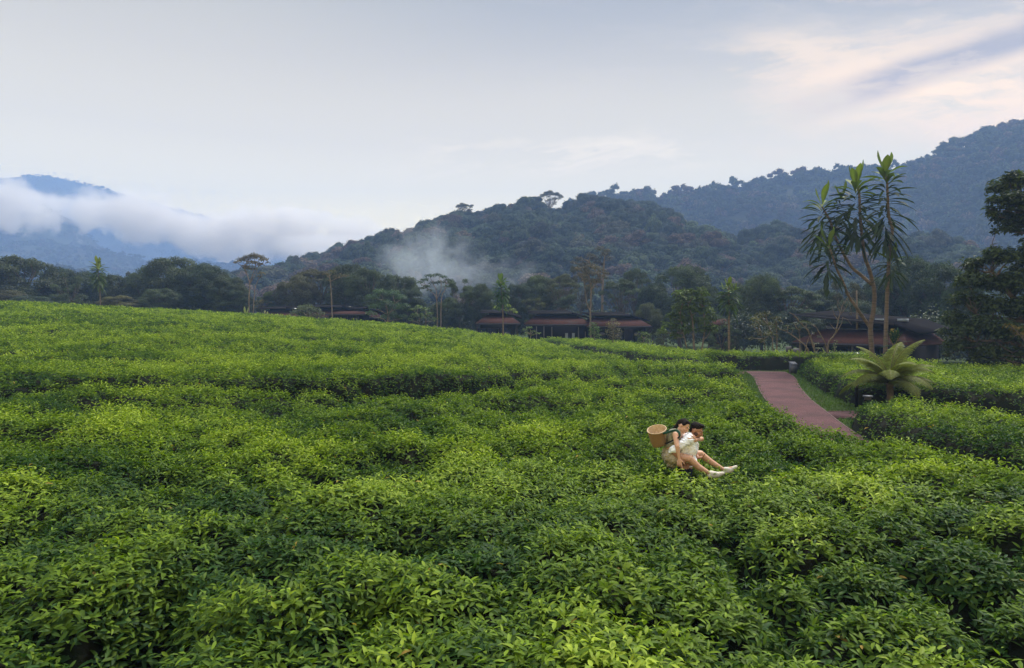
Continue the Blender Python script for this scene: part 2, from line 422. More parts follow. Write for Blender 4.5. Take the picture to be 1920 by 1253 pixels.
def canopy(x, y, poly, H, detail=1.0):
    rlf = detail
    d = pdist(x, y, poly) + 0.35 * (fbm(x * 1.1, y * 1.1, 40, 3) - 0.5)
    e = np.clip(d / 0.55, 0, 1); edge = np.sqrt(1 - (1 - e) ** 2)
    wx = x + 0.7 * (fbm(x * 0.8, y * 0.8, 11, 3) - 0.5); wy = y + 0.7 * (fbm(x * 0.8, y * 0.8, 17, 3) - 0.5)
    f1, f2, idv = worley(wx * 0.8, wy * 1.15, 1.0)
    crease = np.exp(-((f2 - f1) / 0.13))
    cd_ = 0.08 + 0.50 * sst(fbm(x * 0.35, y * 0.5, 23, 3), 0.44, 0.64)
    z = H + rlf * (0.60 * (fbm(x * 0.34, y * 0.50, 31, 2) - 0.5) + 0.12 * (idv - 0.5) - 0.36 * (np.clip(f1, 0, 0.9) ** 2 - .12) - cd_ * crease)
    z = z + 0.10 * (fbm(x * 3.1, y * 3.1, 51, 2) - 0.5)
    for (hx, hy, rx, ry, dp) in HOLES:
        z = z - dp * np.exp(-(((x - hx) / rx) ** 2 + ((y - hy) / ry) ** 2) ** 1.5)
    z = np.maximum(z, 0.12) * edge
    return np.where(d > 0, z, -0.15), d, idv, crease

def tea(name, poly, H, zones, label=None, cat=None, group=None, kind=None, dens=1.0, relief=1.0, drop=0.0):
    mb = MB(); poly = np.asarray(poly, float)
    bx0, by0 = poly.min(0); bx1, by1 = poly.max(0)
    for (y0, y1, step, xlim) in zones:
        a0 = max(bx0 - 0.3, xlim[0]); a1 = min(bx1 + 0.3, xlim[1]); c0 = max(by0 - 0.3, y0); c1 = min(by1 + 0.3, y1)
        if a1 - a0 < step * 2 or c1 - c0 < step * 2: continue
        xs = np.arange(a0, a1 + step, step); ys = np.arange(c0, c1 + step, step)
        X, Y = np.meshgrid(xs, ys)
        h, d, idv, cr = canopy(X, Y, poly, H - drop * sst(X, -5, 8), relief); Zg = ground(X, Y) + h
        ok = (d > -step * 1.5) & (np.abs(X) < 0.92 * Y + 3.5)
        cell = ok[:-1, :-1] & ok[1:, 1:] & ok[1:, :-1] & ok[:-1, 1:]
        nx = len(xs)
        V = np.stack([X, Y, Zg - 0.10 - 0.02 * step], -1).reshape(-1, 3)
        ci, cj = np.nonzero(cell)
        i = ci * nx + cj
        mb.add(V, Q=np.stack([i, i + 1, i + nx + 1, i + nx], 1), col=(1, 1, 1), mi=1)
        # leaf shoots over the surface, denser and smaller near the viewer
        zx = (Zg[:, 1:] - Zg[:, :-1])[:-1] / step; zy = (Zg[1:, :] - Zg[:-1, :])[:, :-1] / step
        area = step * step * np.sqrt(1 + zx ** 2 + zy ** 2)
        area = np.minimum(area, step * step * 6)
        Dc = np.hypot(X, Y)[:-1, :-1]
        dn = np.interp(Dc, [0, 7, 12, 20, 40, 80, 110], [290, 265, 175, 92, 40, 15, 9]) * dens
        w = np.where(cell & (d[:-1, :-1] > -0.05), area * dn, 0)
        w = w * (1 - .5 * cr[:-1, :-1]) * (0.30 + 0.70 * sst((Zg - ground(X, Y))[:-1, :-1], 0.42, 0.78))
        cnt = rng.poisson(w); idx = np.repeat(np.arange(w.size), cnt.ravel())
        if len(idx) == 0: continue
        ii, jj = np.unravel_index(idx, w.shape); n = len(idx)
        fx = rng.random(n); fy = rng.random(n)
        z00 = Zg[ii, jj]; sx = zx[ii, jj]; sy = zy[ii, jj]
        pos = np.stack([X[ii, jj] + fx * step, Y[ii, jj] + fy * step, z00 + sx * fx * step + sy * fy * step], 1)
        nrm = unit(np.stack([-sx, -sy, np.ones(n)], 1))
        D = np.hypot(pos[:, 0], pos[:, 1]); hq = idv[ii, jj]
        gh = pos[:, 2] - ground(pos[:, 0], pos[:, 1])
        sc = np.interp(D, [0, 8, 20, 40, 80, 110], [1.25, 1.15, 1.25, 1.75, 2.9, 3.4])
        # colour of bush: yellow-green flush against darker blue-green
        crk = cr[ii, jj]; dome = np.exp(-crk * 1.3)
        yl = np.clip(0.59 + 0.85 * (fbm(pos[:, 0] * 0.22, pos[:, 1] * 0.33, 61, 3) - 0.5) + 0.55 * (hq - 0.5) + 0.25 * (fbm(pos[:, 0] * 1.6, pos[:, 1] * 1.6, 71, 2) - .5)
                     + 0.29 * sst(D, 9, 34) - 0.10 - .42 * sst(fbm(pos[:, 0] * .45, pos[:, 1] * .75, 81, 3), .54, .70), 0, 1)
        low = sst(gh, 0.50, 0.88)          # old leaves low down, with shade of the bed sides put into the colour
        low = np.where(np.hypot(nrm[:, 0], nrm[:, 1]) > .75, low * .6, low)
        flush_shade = yl * (0.30 + 0.70 * low) * (1 - .60 * crk)  # less flush in creases; shade between bushes is put into the colour too
        nl = 6
        ax0 = unit(nrm * 0.55 + np.array([0, 0, 0.55]) + rng.normal(size=(n, 3)) * 0.22)
        hgt = rng.uniform(0.02, 0.15, n) * (0.5 + yl)
        for q in range(nl):
            keep = np.ones(n, bool) if q < 4 else rng.random(n) < np.interp(D, [0, 15, 40, 200], [0.95, 0.6, 0.3, 0.3])
            k = np.nonzero(keep)[0]; m_ = len(k)
            tq = q / (nl - 1)              # 0 = youngest at the tip
            phi = rng.uniform(0, 6.283, m_) if q == 0 else (k * 1.7 + q * 2.4 + rng.normal(0, 0.5, m_))
            side = np.stack([np.cos(phi), np.sin(phi), np.zeros(m_)], 1)
            A = ax0[k]
            open_ = (0.35 + 0.9 * tq)
            ax = unit(A * (1.0 - 0.75 * tq) + side * open_ + rng.normal(size=(m_, 3)) * 0.13)
            nn_ = unit(A + side * (-0.55 + 0.5 * tq) + rng.normal(size=(m_, 3)) * 0.25)
            pp = pos[k] + A * (hgt[k] * (1 - 1.15 * tq) * np.minimum(sc[k], 1.5))[:, None] + side * 0.006
            L = rng.uniform(0.75, 1.25, m_) * (0.054 + 0.048 * tq) * sc[k]
            L = L * 1.12; Wd = L * rng.uniform(0.28, 0.39, m_)
            yk = flush_shade[k] * (1 - 0.62 * tq) + rng.normal(0, 0.16, m_)
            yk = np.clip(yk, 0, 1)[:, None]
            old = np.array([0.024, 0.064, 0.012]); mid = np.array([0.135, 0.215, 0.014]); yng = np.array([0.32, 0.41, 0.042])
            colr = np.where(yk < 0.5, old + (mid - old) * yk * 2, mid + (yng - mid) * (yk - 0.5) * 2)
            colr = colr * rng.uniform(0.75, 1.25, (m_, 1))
            rare = rng.random(m_) < 0.0015
            colr[rare] = (0.35, 0.24, 0.05)
            near = D[k] < 11
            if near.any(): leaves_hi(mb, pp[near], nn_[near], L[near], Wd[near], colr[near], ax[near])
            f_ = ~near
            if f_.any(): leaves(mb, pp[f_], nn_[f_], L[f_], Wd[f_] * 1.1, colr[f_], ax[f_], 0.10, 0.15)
    o = mb.build(name, [M_tea, M_teabase]); tag(o, label, cat, group, kind); return o

Z_ALL = [(1.6, 14, 0.07, (-16, 16)), (14, 40, 0.14, (-42, 42)), (40, 104, 0.30, (-100, 60))]
near_poly = [(-60, 1.7), (9.5, 1.7), (9.0, 6), (7.9, 9.5), (7.6, 11), (7.55, 12.8), (7.35, 14.0), (6.6, 14.8), (6.6, 15.8), (7.05, 17.6), (7.6, 20), (8.2, 23), (8.9, 25.8), (8.6, 26.6), (6.5, 27.3), (4.5, 27.0), (2, 26.0), (0.3, 24.5), (-1.3, 22.6),
             (-3.2, 21.3), (-5.4, 20.4), (-7.4, 20.4), (-9.0, 21.5), (-14, 21.3), (-60, 21.3)]
tea('tea_field', near_poly, 0.93, Z_ALL, kind='stuff')
upper_poly = [(-110, 21.3), (-14, 21.35), (-9.2, 21.7), (-8.0, 22.1), (-5.6, 22.6), (-3.6, 24.0), (-1.8, 25.7), (0.2, 28.3), (2, 29.8), (5, 31), (8.8, 31.8), (11.0, 33.0), (11.6, 34.6), (11.0, 37), (9.5, 39), (7.7, 42), (5.8, 53), (2.6, 70),
              (0, 76), (-10, 80), (-30, 82), (-60, 82), (-110, 82)]
tea('tea_field', upper_poly, 1.22, Z_ALL, kind='stuff', relief=.80, drop=.52)
G_BED = 'clipped tea beds beside the red path'
tea('tea_bed', [(9.5, 6), (9.35, 12), (9.35, 16), (9.5, 18.6), (10.4, 20.8), (12.4, 21.2), (13.1, 18.6), (13.6, 14), (15, 6)], 0.82, Z_ALL,
    'low clipped tea bed in front of the tree fern at the right of the path', 'tea bed', G_BED, relief=.45)
tea('tea_bed', [(12.9, 25.4), (13.3, 28), (14.5, 32.5), (16.2, 38), (17.2, 40.6), (22, 40), (24.5, 34.5), (27, 32.8), (36, 31), (38, 15), (24, 17.6), (18.5, 20.6), (16, 23), (14.6, 24.9)], 0.84, Z_ALL,
    'wide tea bed behind the tree fern, running back to the dark lodge', 'tea bed', G_BED, relief=.45)
tea('tea_bed', [(12.4, 43.2), (18, 43), (23, 42.2), (24, 47), (19, 50), (12.8, 50)], 0.9, Z_ALL,
    'small tea bed closing the far end of the red path', 'tea bed', G_BED, relief=.45)
tea('tea_bed', [(12.3, 39.6), (11.0, 41.2), (9.6, 43.5), (7.5, 54), (4.5, 71), (2.6, 77), (4, 80), (9.5, 77.5), (13, 62), (15, 51), (12.3, 45)], 0.82, Z_ALL,
    'long narrow strip of tea running below the long red roofed lodge', 'tea bed', G_BED, relief=.45)

# grass on the verges
mb = MB(); n = 26000
gx = rng.uniform(6.5, 20, n * 3); gy = rng.uniform(14, 44, n * 3)
dpth = np.min([np.hypot(gx - c[0], gy - c[1]) - c[2] / 2 for c in cl[::2]], axis=0)
keep = (dpth > 0.12) & (dpth < 2.2) & ~((gx > 10.5) & (gx < 13.5) & (gy > 22.25) & (gy < 23.95)); gx = gx[keep][:n]; gy = gy[keep][:n]; k = len(gx)
pos = np.stack([gx, gy, ground(gx, gy)], 1)
gcol = np.array([0.075, 0.135, 0.028]) * rng.uniform(0.6, 1.4, (k, 1))
leaves(mb, pos, rng.normal(size=(k, 3)) * [1, 1, .2], rng.uniform(0.05, 0.13, k), 0.025, gcol, np.tile([0, 0, 1.0], (k, 1)) + rng.normal(size=(k, 3)) * .35, 0.02)
tag(mb.build('grass', M_leaf), kind='stuff')

# ------------------------------------------------------------------ trees
GREEN = np.array([0.048, 0.066, 0.034])
def lobe_leaves(mb, c, r, n, leaf, col, flat=0.75, fill=0.35, upw=0.5, ratio=0.5):
    """leaves over and inside one clump: c centre, r radius"""
    d = unit(rng.normal(size=(n, 3))); d[:, 2] = np.where(d[:, 2] < -0.25, -d[:, 2], d[:, 2])
    rr = r * (1 - fill * rng.random(n) ** 1.6) * (1 + 0.16 * np.sin(d[:, 0] * 7 + c[0] * 3) * np.cos(d[:, 1] * 6 + c[1]) + 0.08 * rng.normal(size=n))
    pos = np.asarray(c) + d * rr[:, None] * [1, 1, flat]
    nrm = d * 0.8 + np.array([0, 0, upw]) + rng.normal(size=(n, 3)) * 0.45
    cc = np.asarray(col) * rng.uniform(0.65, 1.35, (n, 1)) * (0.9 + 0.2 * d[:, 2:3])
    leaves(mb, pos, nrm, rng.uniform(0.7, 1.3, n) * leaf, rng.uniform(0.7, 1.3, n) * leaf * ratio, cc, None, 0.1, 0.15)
def wig(a, b, n, amp, bow=0.0):
    a = np.asarray(a, float); b = np.asarray(b, float); t = np.linspace(0, 1, n)[:, None]
    p = a + (b - a) * t; ln = np.linalg.norm(b - a)
    off = rng.normal(size=(n, 3)) * amp * ln; off[0] = 0; off[-1] = 0
    p = p + off; p[:, 2] += bow * ln * np.sin(np.pi * t[:, 0])
    return p
def crown_proto(kind, seed):
    """returns (trunk MB, crown MB) for a tree of 10 m height and 10 m crown width standing at the origin"""
    global rng
    keep = rng; rng = np.random.default_rng(seed)
    tr = MB(); cr = MB(); lobes = []
    if kind == 'dome':
        for i in range(46):
            d = unit(rng.normal(size=3)); d[2] = d[2] * 0.8 + 0.15
            lobes.append((np.array([0, 0, 5.6]) + d * [3.7, 3.7, 3.5], rng.uniform(0.85, 1.5)))
        for i in range(12): lobes.append((np.array([*(rng.normal(size=2) * 1.6), rng.uniform(2.5, 8)]), 1.7))
        for c, r in lobes: lobe_leaves(cr, c, r, int(430 * r * r / 1.2), 0.24, GREEN * rng.uniform(0.65, 1.4), 0.72)
        tz, tr_r = 4.5, 0.28
    elif kind == 'umbrella':
        for i in range(26):
            a = rng.uniform(0, 6.28); q = math.sqrt(rng.random()) * 4.1
            lobes.append((np.array([q * math.cos(a), q * math.sin(a), 8.9 - 0.085 * q * q + rng.normal() * 0.25]), rng.uniform(0.7, 1.15)))
        for i in range(7):
            a = rng.uniform(0, 6.28); q = rng.uniform(1.5, 3.6)
            lobes.append((np.array([q * math.cos(a), q * math.sin(a), rng.uniform(5.4, 7.0)]), rng.uniform(0.5, 0.8)))
        for c, r in lobes: lobe_leaves(cr, c, r, int(420 * r * r), 0.22, GREEN * rng.uniform(0.7, 1.35), 0.42, 0.5, 0.9)
        tz, tr_r = 5.0, 0.17
    elif kind == 'loose':
        for i in range(24):
            a = rng.uniform(0, 6.28); z = rng.uniform(3.6, 8.5); q = 3.9 * math.sqrt(max(0.05, 1 - ((z - 6) / 4) ** 2)) * rng.uniform(0.5, 1)
            lobes.append((np.array([q * math.cos(a), q * math.sin(a), z]), rng.uniform(0.6, 1.25)))
        for c, r in lobes: lobe_leaves(cr, c, r, int(360 * r * r), 0.22, GREEN * rng.uniform(0.65, 1.4), 0.55, 0.55, 0.6)
        tz, tr_r = 4.5, 0.16
    elif kind == 'shrub':
        for i in range(24):
            d = unit(rng.normal(size=3)); d[2] = abs(d[2])
            lobes.append((d * [3.6, 3.6, 7.2] + [0, 0, 1.0], rng.uniform(0.9, 1.6)))
        for c, r in lobes: lobe_leaves(cr, c, r, int(260 * r * r), 0.42, GREEN * rng.uniform(0.7, 1.35), 0.9, 0.6)
        tz, tr_r = 3.0, 0.2
    trunk = wig((0, 0, -0.6), (rng.normal() * .3, rng.normal() * .3, tz), 6, 0.02)
    tr.tube(trunk, np.linspace(tr_r * 1.25, tr_r * 0.8, 6), 7)
    for c, r in lobes[::2 if kind == 'dome' else 1]:
        s_ = trunk[rng.integers(3, 6)]
        tr.tube(wig(s_, c, 5, 0.035, 0.04), np.linspace(tr_r * 0.5, 0.03, 5), 4)
    rng = keep
    return tr, cr
PROTO = {}
for kd, n_ in (('dome', 4), ('umbrella', 3), ('loose', 3), ('shrub', 2)):
    for i in range(n_):
        a, b = crown_proto(kd, 100 + 13 * i + len(kd))
        PROTO[kd, i] = (a.mesh('trunk', M_bark_dark), b.mesh('crown', M_leaf))
NAMES = {'dome': 'broadleaf_tree', 'umbrella': 'umbrella_tree', 'loose': 'broadleaf_tree', 'shrub': 'shrub'}
def plant(kd, x, y, h, w, label, cat=None, group=None, tint=(1, 1, 1), var=None, name=None, z=None, rz=None):
    var = random.randrange(sum(1 for k in PROTO if k[0] == kd)) if var is None else var
    root = empty(name or NAMES[kd], (x, y, gz(x, y) - 0.1 if z is None else z), random.uniform(0, 6.28) if rz is None else rz)
    root.scale = (w / 10, w / 10, h / 10)
    tm, cm = PROTO[kd, var]
    for nm, me in (('trunk', tm), ('crown', cm)):
        o = bpy.data.objects.new(nm, me); COL.objects.link(o); o.parent = root
        o.color = (*tint, 1) if nm == 'crown' else (1, 1, 1, 1)
    tag(root, label, cat or ('shrub' if kd == 'shrub' else 'tree'), group)
    return root
def plant_px(kd, px, top, D, wpx, label, **kw):
    p = P(px, top, D); w = wpx / F * D; z0 = gz(p.x, D)
    return plant(kd, p.x, D, p.z - z0 + 0.3, w, label, **kw)

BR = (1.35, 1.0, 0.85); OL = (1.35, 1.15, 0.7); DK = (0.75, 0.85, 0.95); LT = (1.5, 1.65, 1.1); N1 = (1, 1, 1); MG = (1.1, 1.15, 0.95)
G_T = 'trees behind the tea field'
treeline = [
 ('dome', -70, 490, 98, 150, 'round dark tree cut by the left edge of the photo', N1),
 ('dome', 40, 478, 100, 160, 'broad dark round tree at the far left end of the tree line', (1.1, 1.05, .8)),
 ('dome', 8, 545, 92, 90, 'low reddish dark tree at the left frame edge below the broad crown', (1.25, .9, .85)),
 ('dome', 112, 500, 104, 80, 'dark tree just right of the far left broad crown', DK),
 ('loose', 133, 503, 97, 80, 'open crowned tree showing its branches, left of the thin palm like tree', MG),
 ('dome', 165, 508, 106, 90, 'dark tree directly behind the thin palm like tree on the left', DK),
 ('dome', 222, 512, 102, 80, 'mid height dark tree just right of the thin palm like tree', N1),
 ('loose', 246, 500, 108, 50, 'reddish thin topped tree poking over the left tree line', BR),
 ('dome', 268, 506, 103, 80, 'dark tree left of the tallest crown in the left tree line', MG),
 ('dome', 328, 480, 100, 135, 'tallest olive topped round crown of the left tree line', (1.05, 1.05, .85)),
 ('dome', 385, 493, 97, 110, 'large dark crown leaning right of the tallest left crown', DK),
 ('dome', 300, 540, 92, 80, 'lower green tree standing before the tallest left crown', MG),
 ('dome', 425, 515, 95, 80, 'dark green tree sloping down to the misty gap', N1),
 ('dome', 448, 545, 93, 60, 'last dark bushy tree on the left of the misty gap', DK),
 ('dome', 225, 556, 90, 80, 'low rusty olive bush tree right of the thin palm like stem', (1.7, 1.2, .8)),
 ('dome', 60, 555, 92, 90, 'low dark tree under the far left broad crown', DK),
 ('loose', 497, 540, 100, 46, 'slim green tree right of the pale umbrella tree', MG),
 ('dome', 528, 552, 100, 60, 'small dark tree in the dip behind the first low roof', DK),
 ('dome', 560, 515, 100, 90, 'brown leaved round tree above the left low roofs', BR),
 ('umbrella', 600, 500, 104, 120, 'flat topped brown tree above the left lodge', (1.6, 1.1, .8)),
 ('dome', 655, 492, 100, 100, 'dark round tree directly behind the thin leaning stem', N1),
 ('dome', 690, 500, 98, 100, 'green round tree right of the thin leaning stem', (1.05, 1.1, .85)),
 ('dome', 745, 512, 98, 90, 'round green tree at the right end of the left lodge grove', MG),
 ('dome', 770, 540, 94, 60, 'small dark tree left of the open umbrella tree', DK),
 ('loose', 862, 513, 96, 60, 'thin crowned tree right of the open umbrella tree', MG),
 ('dome', 842, 558, 96, 70, 'low dark tree below the open umbrella tree', MG),
 ('dome', 895, 530, 98, 70, 'dark tree left of the bright palm like tree by the long lodge', MG),
 ('dome', 970, 530, 100, 70, 'dark tree right of the bright palm like tree', DK),
 ('dome', 1010, 515, 102, 90, 'blue green tree behind the left end of the long lodge', MG),
 ('loose', 1000, 548, 93, 60, 'small olive tree with visible stem behind the long lodge', OL),
 ('umbrella', 1055, 512, 98, 80, 'layered brown green tree left of the pale forked tree', (1.3, 1.1, .9)),
 ('loose', 1090, 478, 106, 60, 'tall brown open tree rising left of the tallest emergent', BR),
 ('loose', 1060, 545, 94, 70, 'dark low tree behind the long roof ridge', DK),
 ('umbrella', 1165, 520, 98, 90, 'layered dark tree right of the pale forked tree', MG),
 ('umbrella', 1190, 500, 103, 70, 'flat topped dark tree with pale forked stem behind the lodge end', N1),
 ('dome', 1225, 530, 100, 70, 'dark tree left of the big round crown behind the lodge', DK),
 ('dome', 1277, 492, 98, 125, 'big smooth round dark crown behind the right end of the long lodge', (0.95, 1.05, .9)),
 ('dome', 1215, 568, 90, 60, 'low rusty green tree behind the right roof end', OL),
 ('dome', 1330, 535, 94, 70, 'dark tree between the round crown and the thin palm like tree', MG),
 ('dome', 1385, 530, 92, 80, 'dark tree just behind the thin palm like tree', N1),
 ('dome', 1430, 512, 82, 90, 'bushy dark tree right of the thin palm like tree', MG),
 ('dome', 1395, 590, 74, 60, 'low dark tree hiding the small red roof', DK),
 ('umbrella', 1490, 535, 80, 110, 'flat topped dark tree left of the tall cabbage trees', MG),
 ('dome', 1540, 540, 82, 90, 'dark tree behind the leaning trunks of the cabbage trees', DK),
 ('loose', 1590, 508, 78, 80, 'brown twiggy tree between the cabbage tree trunks', BR),
 ('dome', 1640, 520, 80, 90, 'dark tree behind the two straight cabbage trunks', DK),
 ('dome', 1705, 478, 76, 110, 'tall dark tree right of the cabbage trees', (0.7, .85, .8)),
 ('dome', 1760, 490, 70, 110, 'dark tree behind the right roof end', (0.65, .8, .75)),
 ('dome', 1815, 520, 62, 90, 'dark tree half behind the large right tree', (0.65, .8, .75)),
 ('dome', 1600, 560, 72, 110, 'low dark mass of a tree right behind the dark lodge', DK),
 ('dome', 1500, 575, 72, 90, 'low dark tree at the left end of the dark lodge', DK),
 ('dome', 1340, 590, 84, 60, 'low dark tree under the bright broad leaved tree', DK),
]
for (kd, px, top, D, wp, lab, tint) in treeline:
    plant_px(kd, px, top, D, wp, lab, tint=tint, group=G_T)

# dense undergrowth that closes the foot of the tree line
mb = MB()
for i in range(420):
    px = rng.uniform(-180, 1990); D = rng.uniform(100, 112) if px < 1380 else rng.uniform(72, 86)
    if px > 1700: D = rng.uniform(60, 72)
    x = (px - 960) / F * D; hh = rng.uniform(1.5, 5.2)
    gap = 450 < px < 500
    if gap: hh *= 0.5
    lobe_leaves(mb, (x, D, gz(x, D) + hh * 0.6), rng.uniform(1.6, 2.8), 420, 0.30, GREEN * rng.uniform(0.55, 1.15), 1.0, 0.5)
tag(mb.build('undergrowth', M_leaf), kind='stuff')

def custom_tree(name, label, D, lobes, base, stems, leaf=0.22, dens=300, tint=GREEN, flat=0.6, bark=None, fill=0.5, cat='tree', group=None, tr_r=0.16, mat_=None, upw=0.6, ratio=0.5, limb_to=None, forks=None):
    """lobes (px, py, rpx[, dD]); base px; stems: polylines [(px,py)...] in the tree's own plane at distance D"""
    bx = P(base, 600, D).x; z0 = gz(bx, D); root = empty(name, (bx, D, z0)); o3 = np.array([bx, D, z0])
    tr = MB(); cr = MB(); ends = []
    for st in stems:
        pts = [np.array(P(a[0], a[1], D)) - o3 + (np.array([0, a[2], 0]) if len(a) > 2 else 0) for a in st[0]]
        if st[1]: pts[0][2] = -0.2
        pts = catmull(pts, 5); pts[1:-1] += rng.normal(size=(len(pts) - 2, 3)) * 0.012 * tr_r / 0.16
        tr.tube(pts, np.linspace(st[2], st[3], len(pts)), 8); ends.append(pts)
    allp = np.concatenate(ends)
    for lb in lobes:
        px, py, rp = lb[:3]; r = rp / F * D; c = np.array(P(px, py, D)) - o3; c[1] += lb[3] if len(lb) > 3 else rng.uniform(-1, 1) * r * 1.1
        lobe_leaves(cr, c, r, int(dens * r * r), leaf, tint * rng.uniform(0.7, 1.35), flat, fill, upw, ratio)
        cand = allp[allp[:, 2] < c[2] + 0.1]
        if len(cand) == 0: cand = allp
        s_ = cand[np.argmin(np.linalg.norm(cand - (c - [0, 0, r * 0.8]), axis=1))]
        tr.tube(wig(s_, c - [0, 0, r * flat * 0.2], 5, 0.04, 0.03), np.linspace(min(tr_r * 0.45, r * .12), 0.02, 5), 4)
    tr.build('trunk', bark or M_bark, root, smooth=True)
    if lobes: cr.build('crown', mat_ or M_leaf, root)
    tag(root, label, cat, group); return root

def fuzz(lobes, n, j, f):
    o = list(lobes)
    for q in range(n):
        a = lobes[rng.integers(0, len(lobes))]; o.append((a[0] + rng.normal() * j, a[1] + rng.normal() * j * .7, a[2] * f * rng.uniform(.6, 1.2)))
    return o
# pale umbrella tree in the misty gap
custom_tree('umbrella_tree', 'pale stemmed umbrella tree alone against the mist in the gap', 92,
    [(452, 488, 12), (462, 483, 11), (474, 481, 12), (486, 484, 12), (497, 489, 9), (445, 493, 7), (468, 493, 9), (480, 494, 8), (490, 497, 6), (456, 501, 9), (466, 505, 6), (478, 505, 5), (492, 514, 7), (488, 520, 5), (502, 493, 4)],
    466, [([(466, 590), (467, 560), (468, 532), (463, 515), (458, 502)], 1, .11, .05), ([(468, 532), (474, 515), (480, 498)], 0, .09, .04), ([(468, 532), (476, 520), (484, 500)], 0, .07, .03), ([(474, 590), (477, 550), (482, 530), (490, 516)], 1, .08, .03)],
    leaf=.26, dens=260, tint=np.array([.12, .10, .055]), flat=.5)
# open umbrella tree on the skyline in the middle
custom_tree('umbrella_tree', 'dark open umbrella tree against the drifting mist in the middle', 92,
    [(787, 530, 7), (797, 526, 9), (808, 519, 10), (820, 516, 9), (832, 521, 8), (840, 526, 8), (800, 538, 8), (812, 532, 9), (825, 530, 9), (790, 541, 6), (838, 538, 6), (846, 531, 5), (805, 545, 5)],
    820, [([(820, 610), (819, 565), (812, 550), (800, 540)], 1, .085, .04), ([(819, 562), (818, 545), (812, 532)], 0, .08, .03), ([(826, 600), (828, 560), (834, 545), (836, 530)], 1, .09, .03), ([(819, 562), (826, 545), (828, 530)], 0, .06, .03)],
    leaf=.24, dens=240, tint=np.array([.045, .075, .035]), flat=.42)
# reddish broad crown on a pale fork
custom_tree('forked_tree', 'slim pale forked tree with a reddish flat crown in front of the long lodge', 78,
    [(x, y, r) for x, y, r in ((1085, 508, 10), (1096, 504, 9), (1108, 502, 11), (1120, 504, 10), (1130, 508, 9), (1138, 514, 8), (1090, 518, 11), (1103, 515, 12), (1117, 516, 12), (1129, 522, 10), (1096, 528, 9), (1110, 528, 10), (1122, 530, 8), (1100, 537, 6), (1080, 505, 6), (1116, 539, 6))],
    1108, [([(1108, 640), (1107, 600), (1108, 560), (1108, 540), (1104, 520)], 1, .11, .06), ([(1107, 585), (1100, 568), (1097, 545), (1094, 525)], 0, .08, .03), ([(1108, 545), (1118, 528), (1124, 515)], 0, .08, .03)],
    leaf=.2, dens=290, tint=np.array([.100, .082, .050]), flat=.6)
custom_tree('emergent_tree', 'tallest brown emergent tree over the middle of the tree line', 104,
    [(1126, 468, 10), (1138, 472, 9), (1133, 480, 9), (1142, 486, 6), (1105, 482, 9), (1114, 486, 10), (1098, 490, 8), (1085, 488, 9), (1076, 494, 7), (1122, 494, 9), (1092, 499, 9), (1108, 500, 9), (1130, 497, 7)],
    1128, [([(1128, 620), (1130, 540), (1132, 500), (1134, 480)], 1, .22, .08), ([(1130, 530), (1115, 505), (1105, 490)], 0, .14, .05)], leaf=.28, dens=210, tint=np.array([.062, .056, .040]), flat=.7)
# shrubs and small trees before the lodges
BRT = np.array([.13, .19, .035]); MID = np.array([.06, .10, .03])
custom_tree('bush', 'wide rounded grey green bush before the left lodge roofs', 84, [(552, 590, 12), (566, 583, 13), (580, 580, 13), (592, 586, 12), (603, 592, 9), (545, 597, 9), (572, 594, 13), (588, 597, 12)],
    575, [([(575, 606), (575, 592)], 1, .1, .05)], leaf=.2, dens=330, tint=np.array([.075, .095, .045]), cat='bush', flat=.8)
custom_tree('small_tree', 'pale green leafy tree at the right end of the left lodge', 84, [(700, 560, 14), (715, 550, 14), (735, 552, 15), (752, 560, 13), (705, 578, 14), (725, 572, 18), (745, 578, 16), (760, 575, 10), (695, 590, 12), (730, 592, 14), (755, 596, 12), (718, 598, 12)],
    725, [([(725, 620), (727, 590), (722, 565)], 1, .12, .05), ([(727, 595), (740, 570)], 0, .08, .03)], leaf=.22, dens=260, tint=np.array([.055, .10, .045]))
custom_tree('small_tree', 'small light green tree with drooping leaves right of the left lodge', 84, [(773, 582, 9), (785, 577, 8), (797, 582, 9), (778, 592, 8), (792, 594, 9), (806, 590, 8), (812, 600, 7), (770, 600, 6)],
    785, [([(785, 620), (786, 600), (782, 585)], 1, .05, .03), ([(800, 620), (798, 600), (800, 588)], 1, .05, .03)], leaf=.3, dens=170, tint=np.array([.095, .14, .04]))
custom_tree('yellow_shrub', 'yellowish shrub at the left end of the left lodge roof', 100, [(480, 572, 8), (488, 568, 8), (497, 566, 8), (505, 570, 7), (478, 580, 7), (492, 578, 9)], 490, [([(490, 596), (491, 580)], 1, .08, .04)], leaf=.22, dens=260, tint=np.array([.16, .13, .035]), cat='shrub')
custom_tree('bright_tree', 'bright yellow green crown behind the thin palm like stem at the lodge corner', 90, [(932, 578, 8), (941, 573, 9), (951, 575, 8), (960, 582, 7), (926, 586, 6), (945, 585, 9), (966, 586, 5)], 945, [([(945, 612), (945, 585)], 1, .1, .05)], leaf=.2, dens=380, tint=np.array([.20, .26, .035]))
custom_tree('small_tree', 'tiny flat spreading green tree before the long lodge porch', 74, [(984, 619, 6), (993, 615, 6), (1000, 622, 6), (1009, 626, 6), (996, 628, 6), (988, 625, 5)], 994, [([(994, 640), (995, 620)], 1, .04, .02)], leaf=.16, dens=330, tint=BRT * .8, flat=.4)
custom_tree('shrub', 'spiky dark green shrub at the foot of the pale forked tree', 68, [(1113, 612, 8), (1118, 620, 9), (1112, 628, 9), (1119, 634, 8), (1108, 620, 6)], 1115, [([(1115, 646), (1115, 620)], 1, .06, .03)], leaf=.28, dens=260, tint=MID * 1.3, cat='shrub', flat=1, ratio=.25)
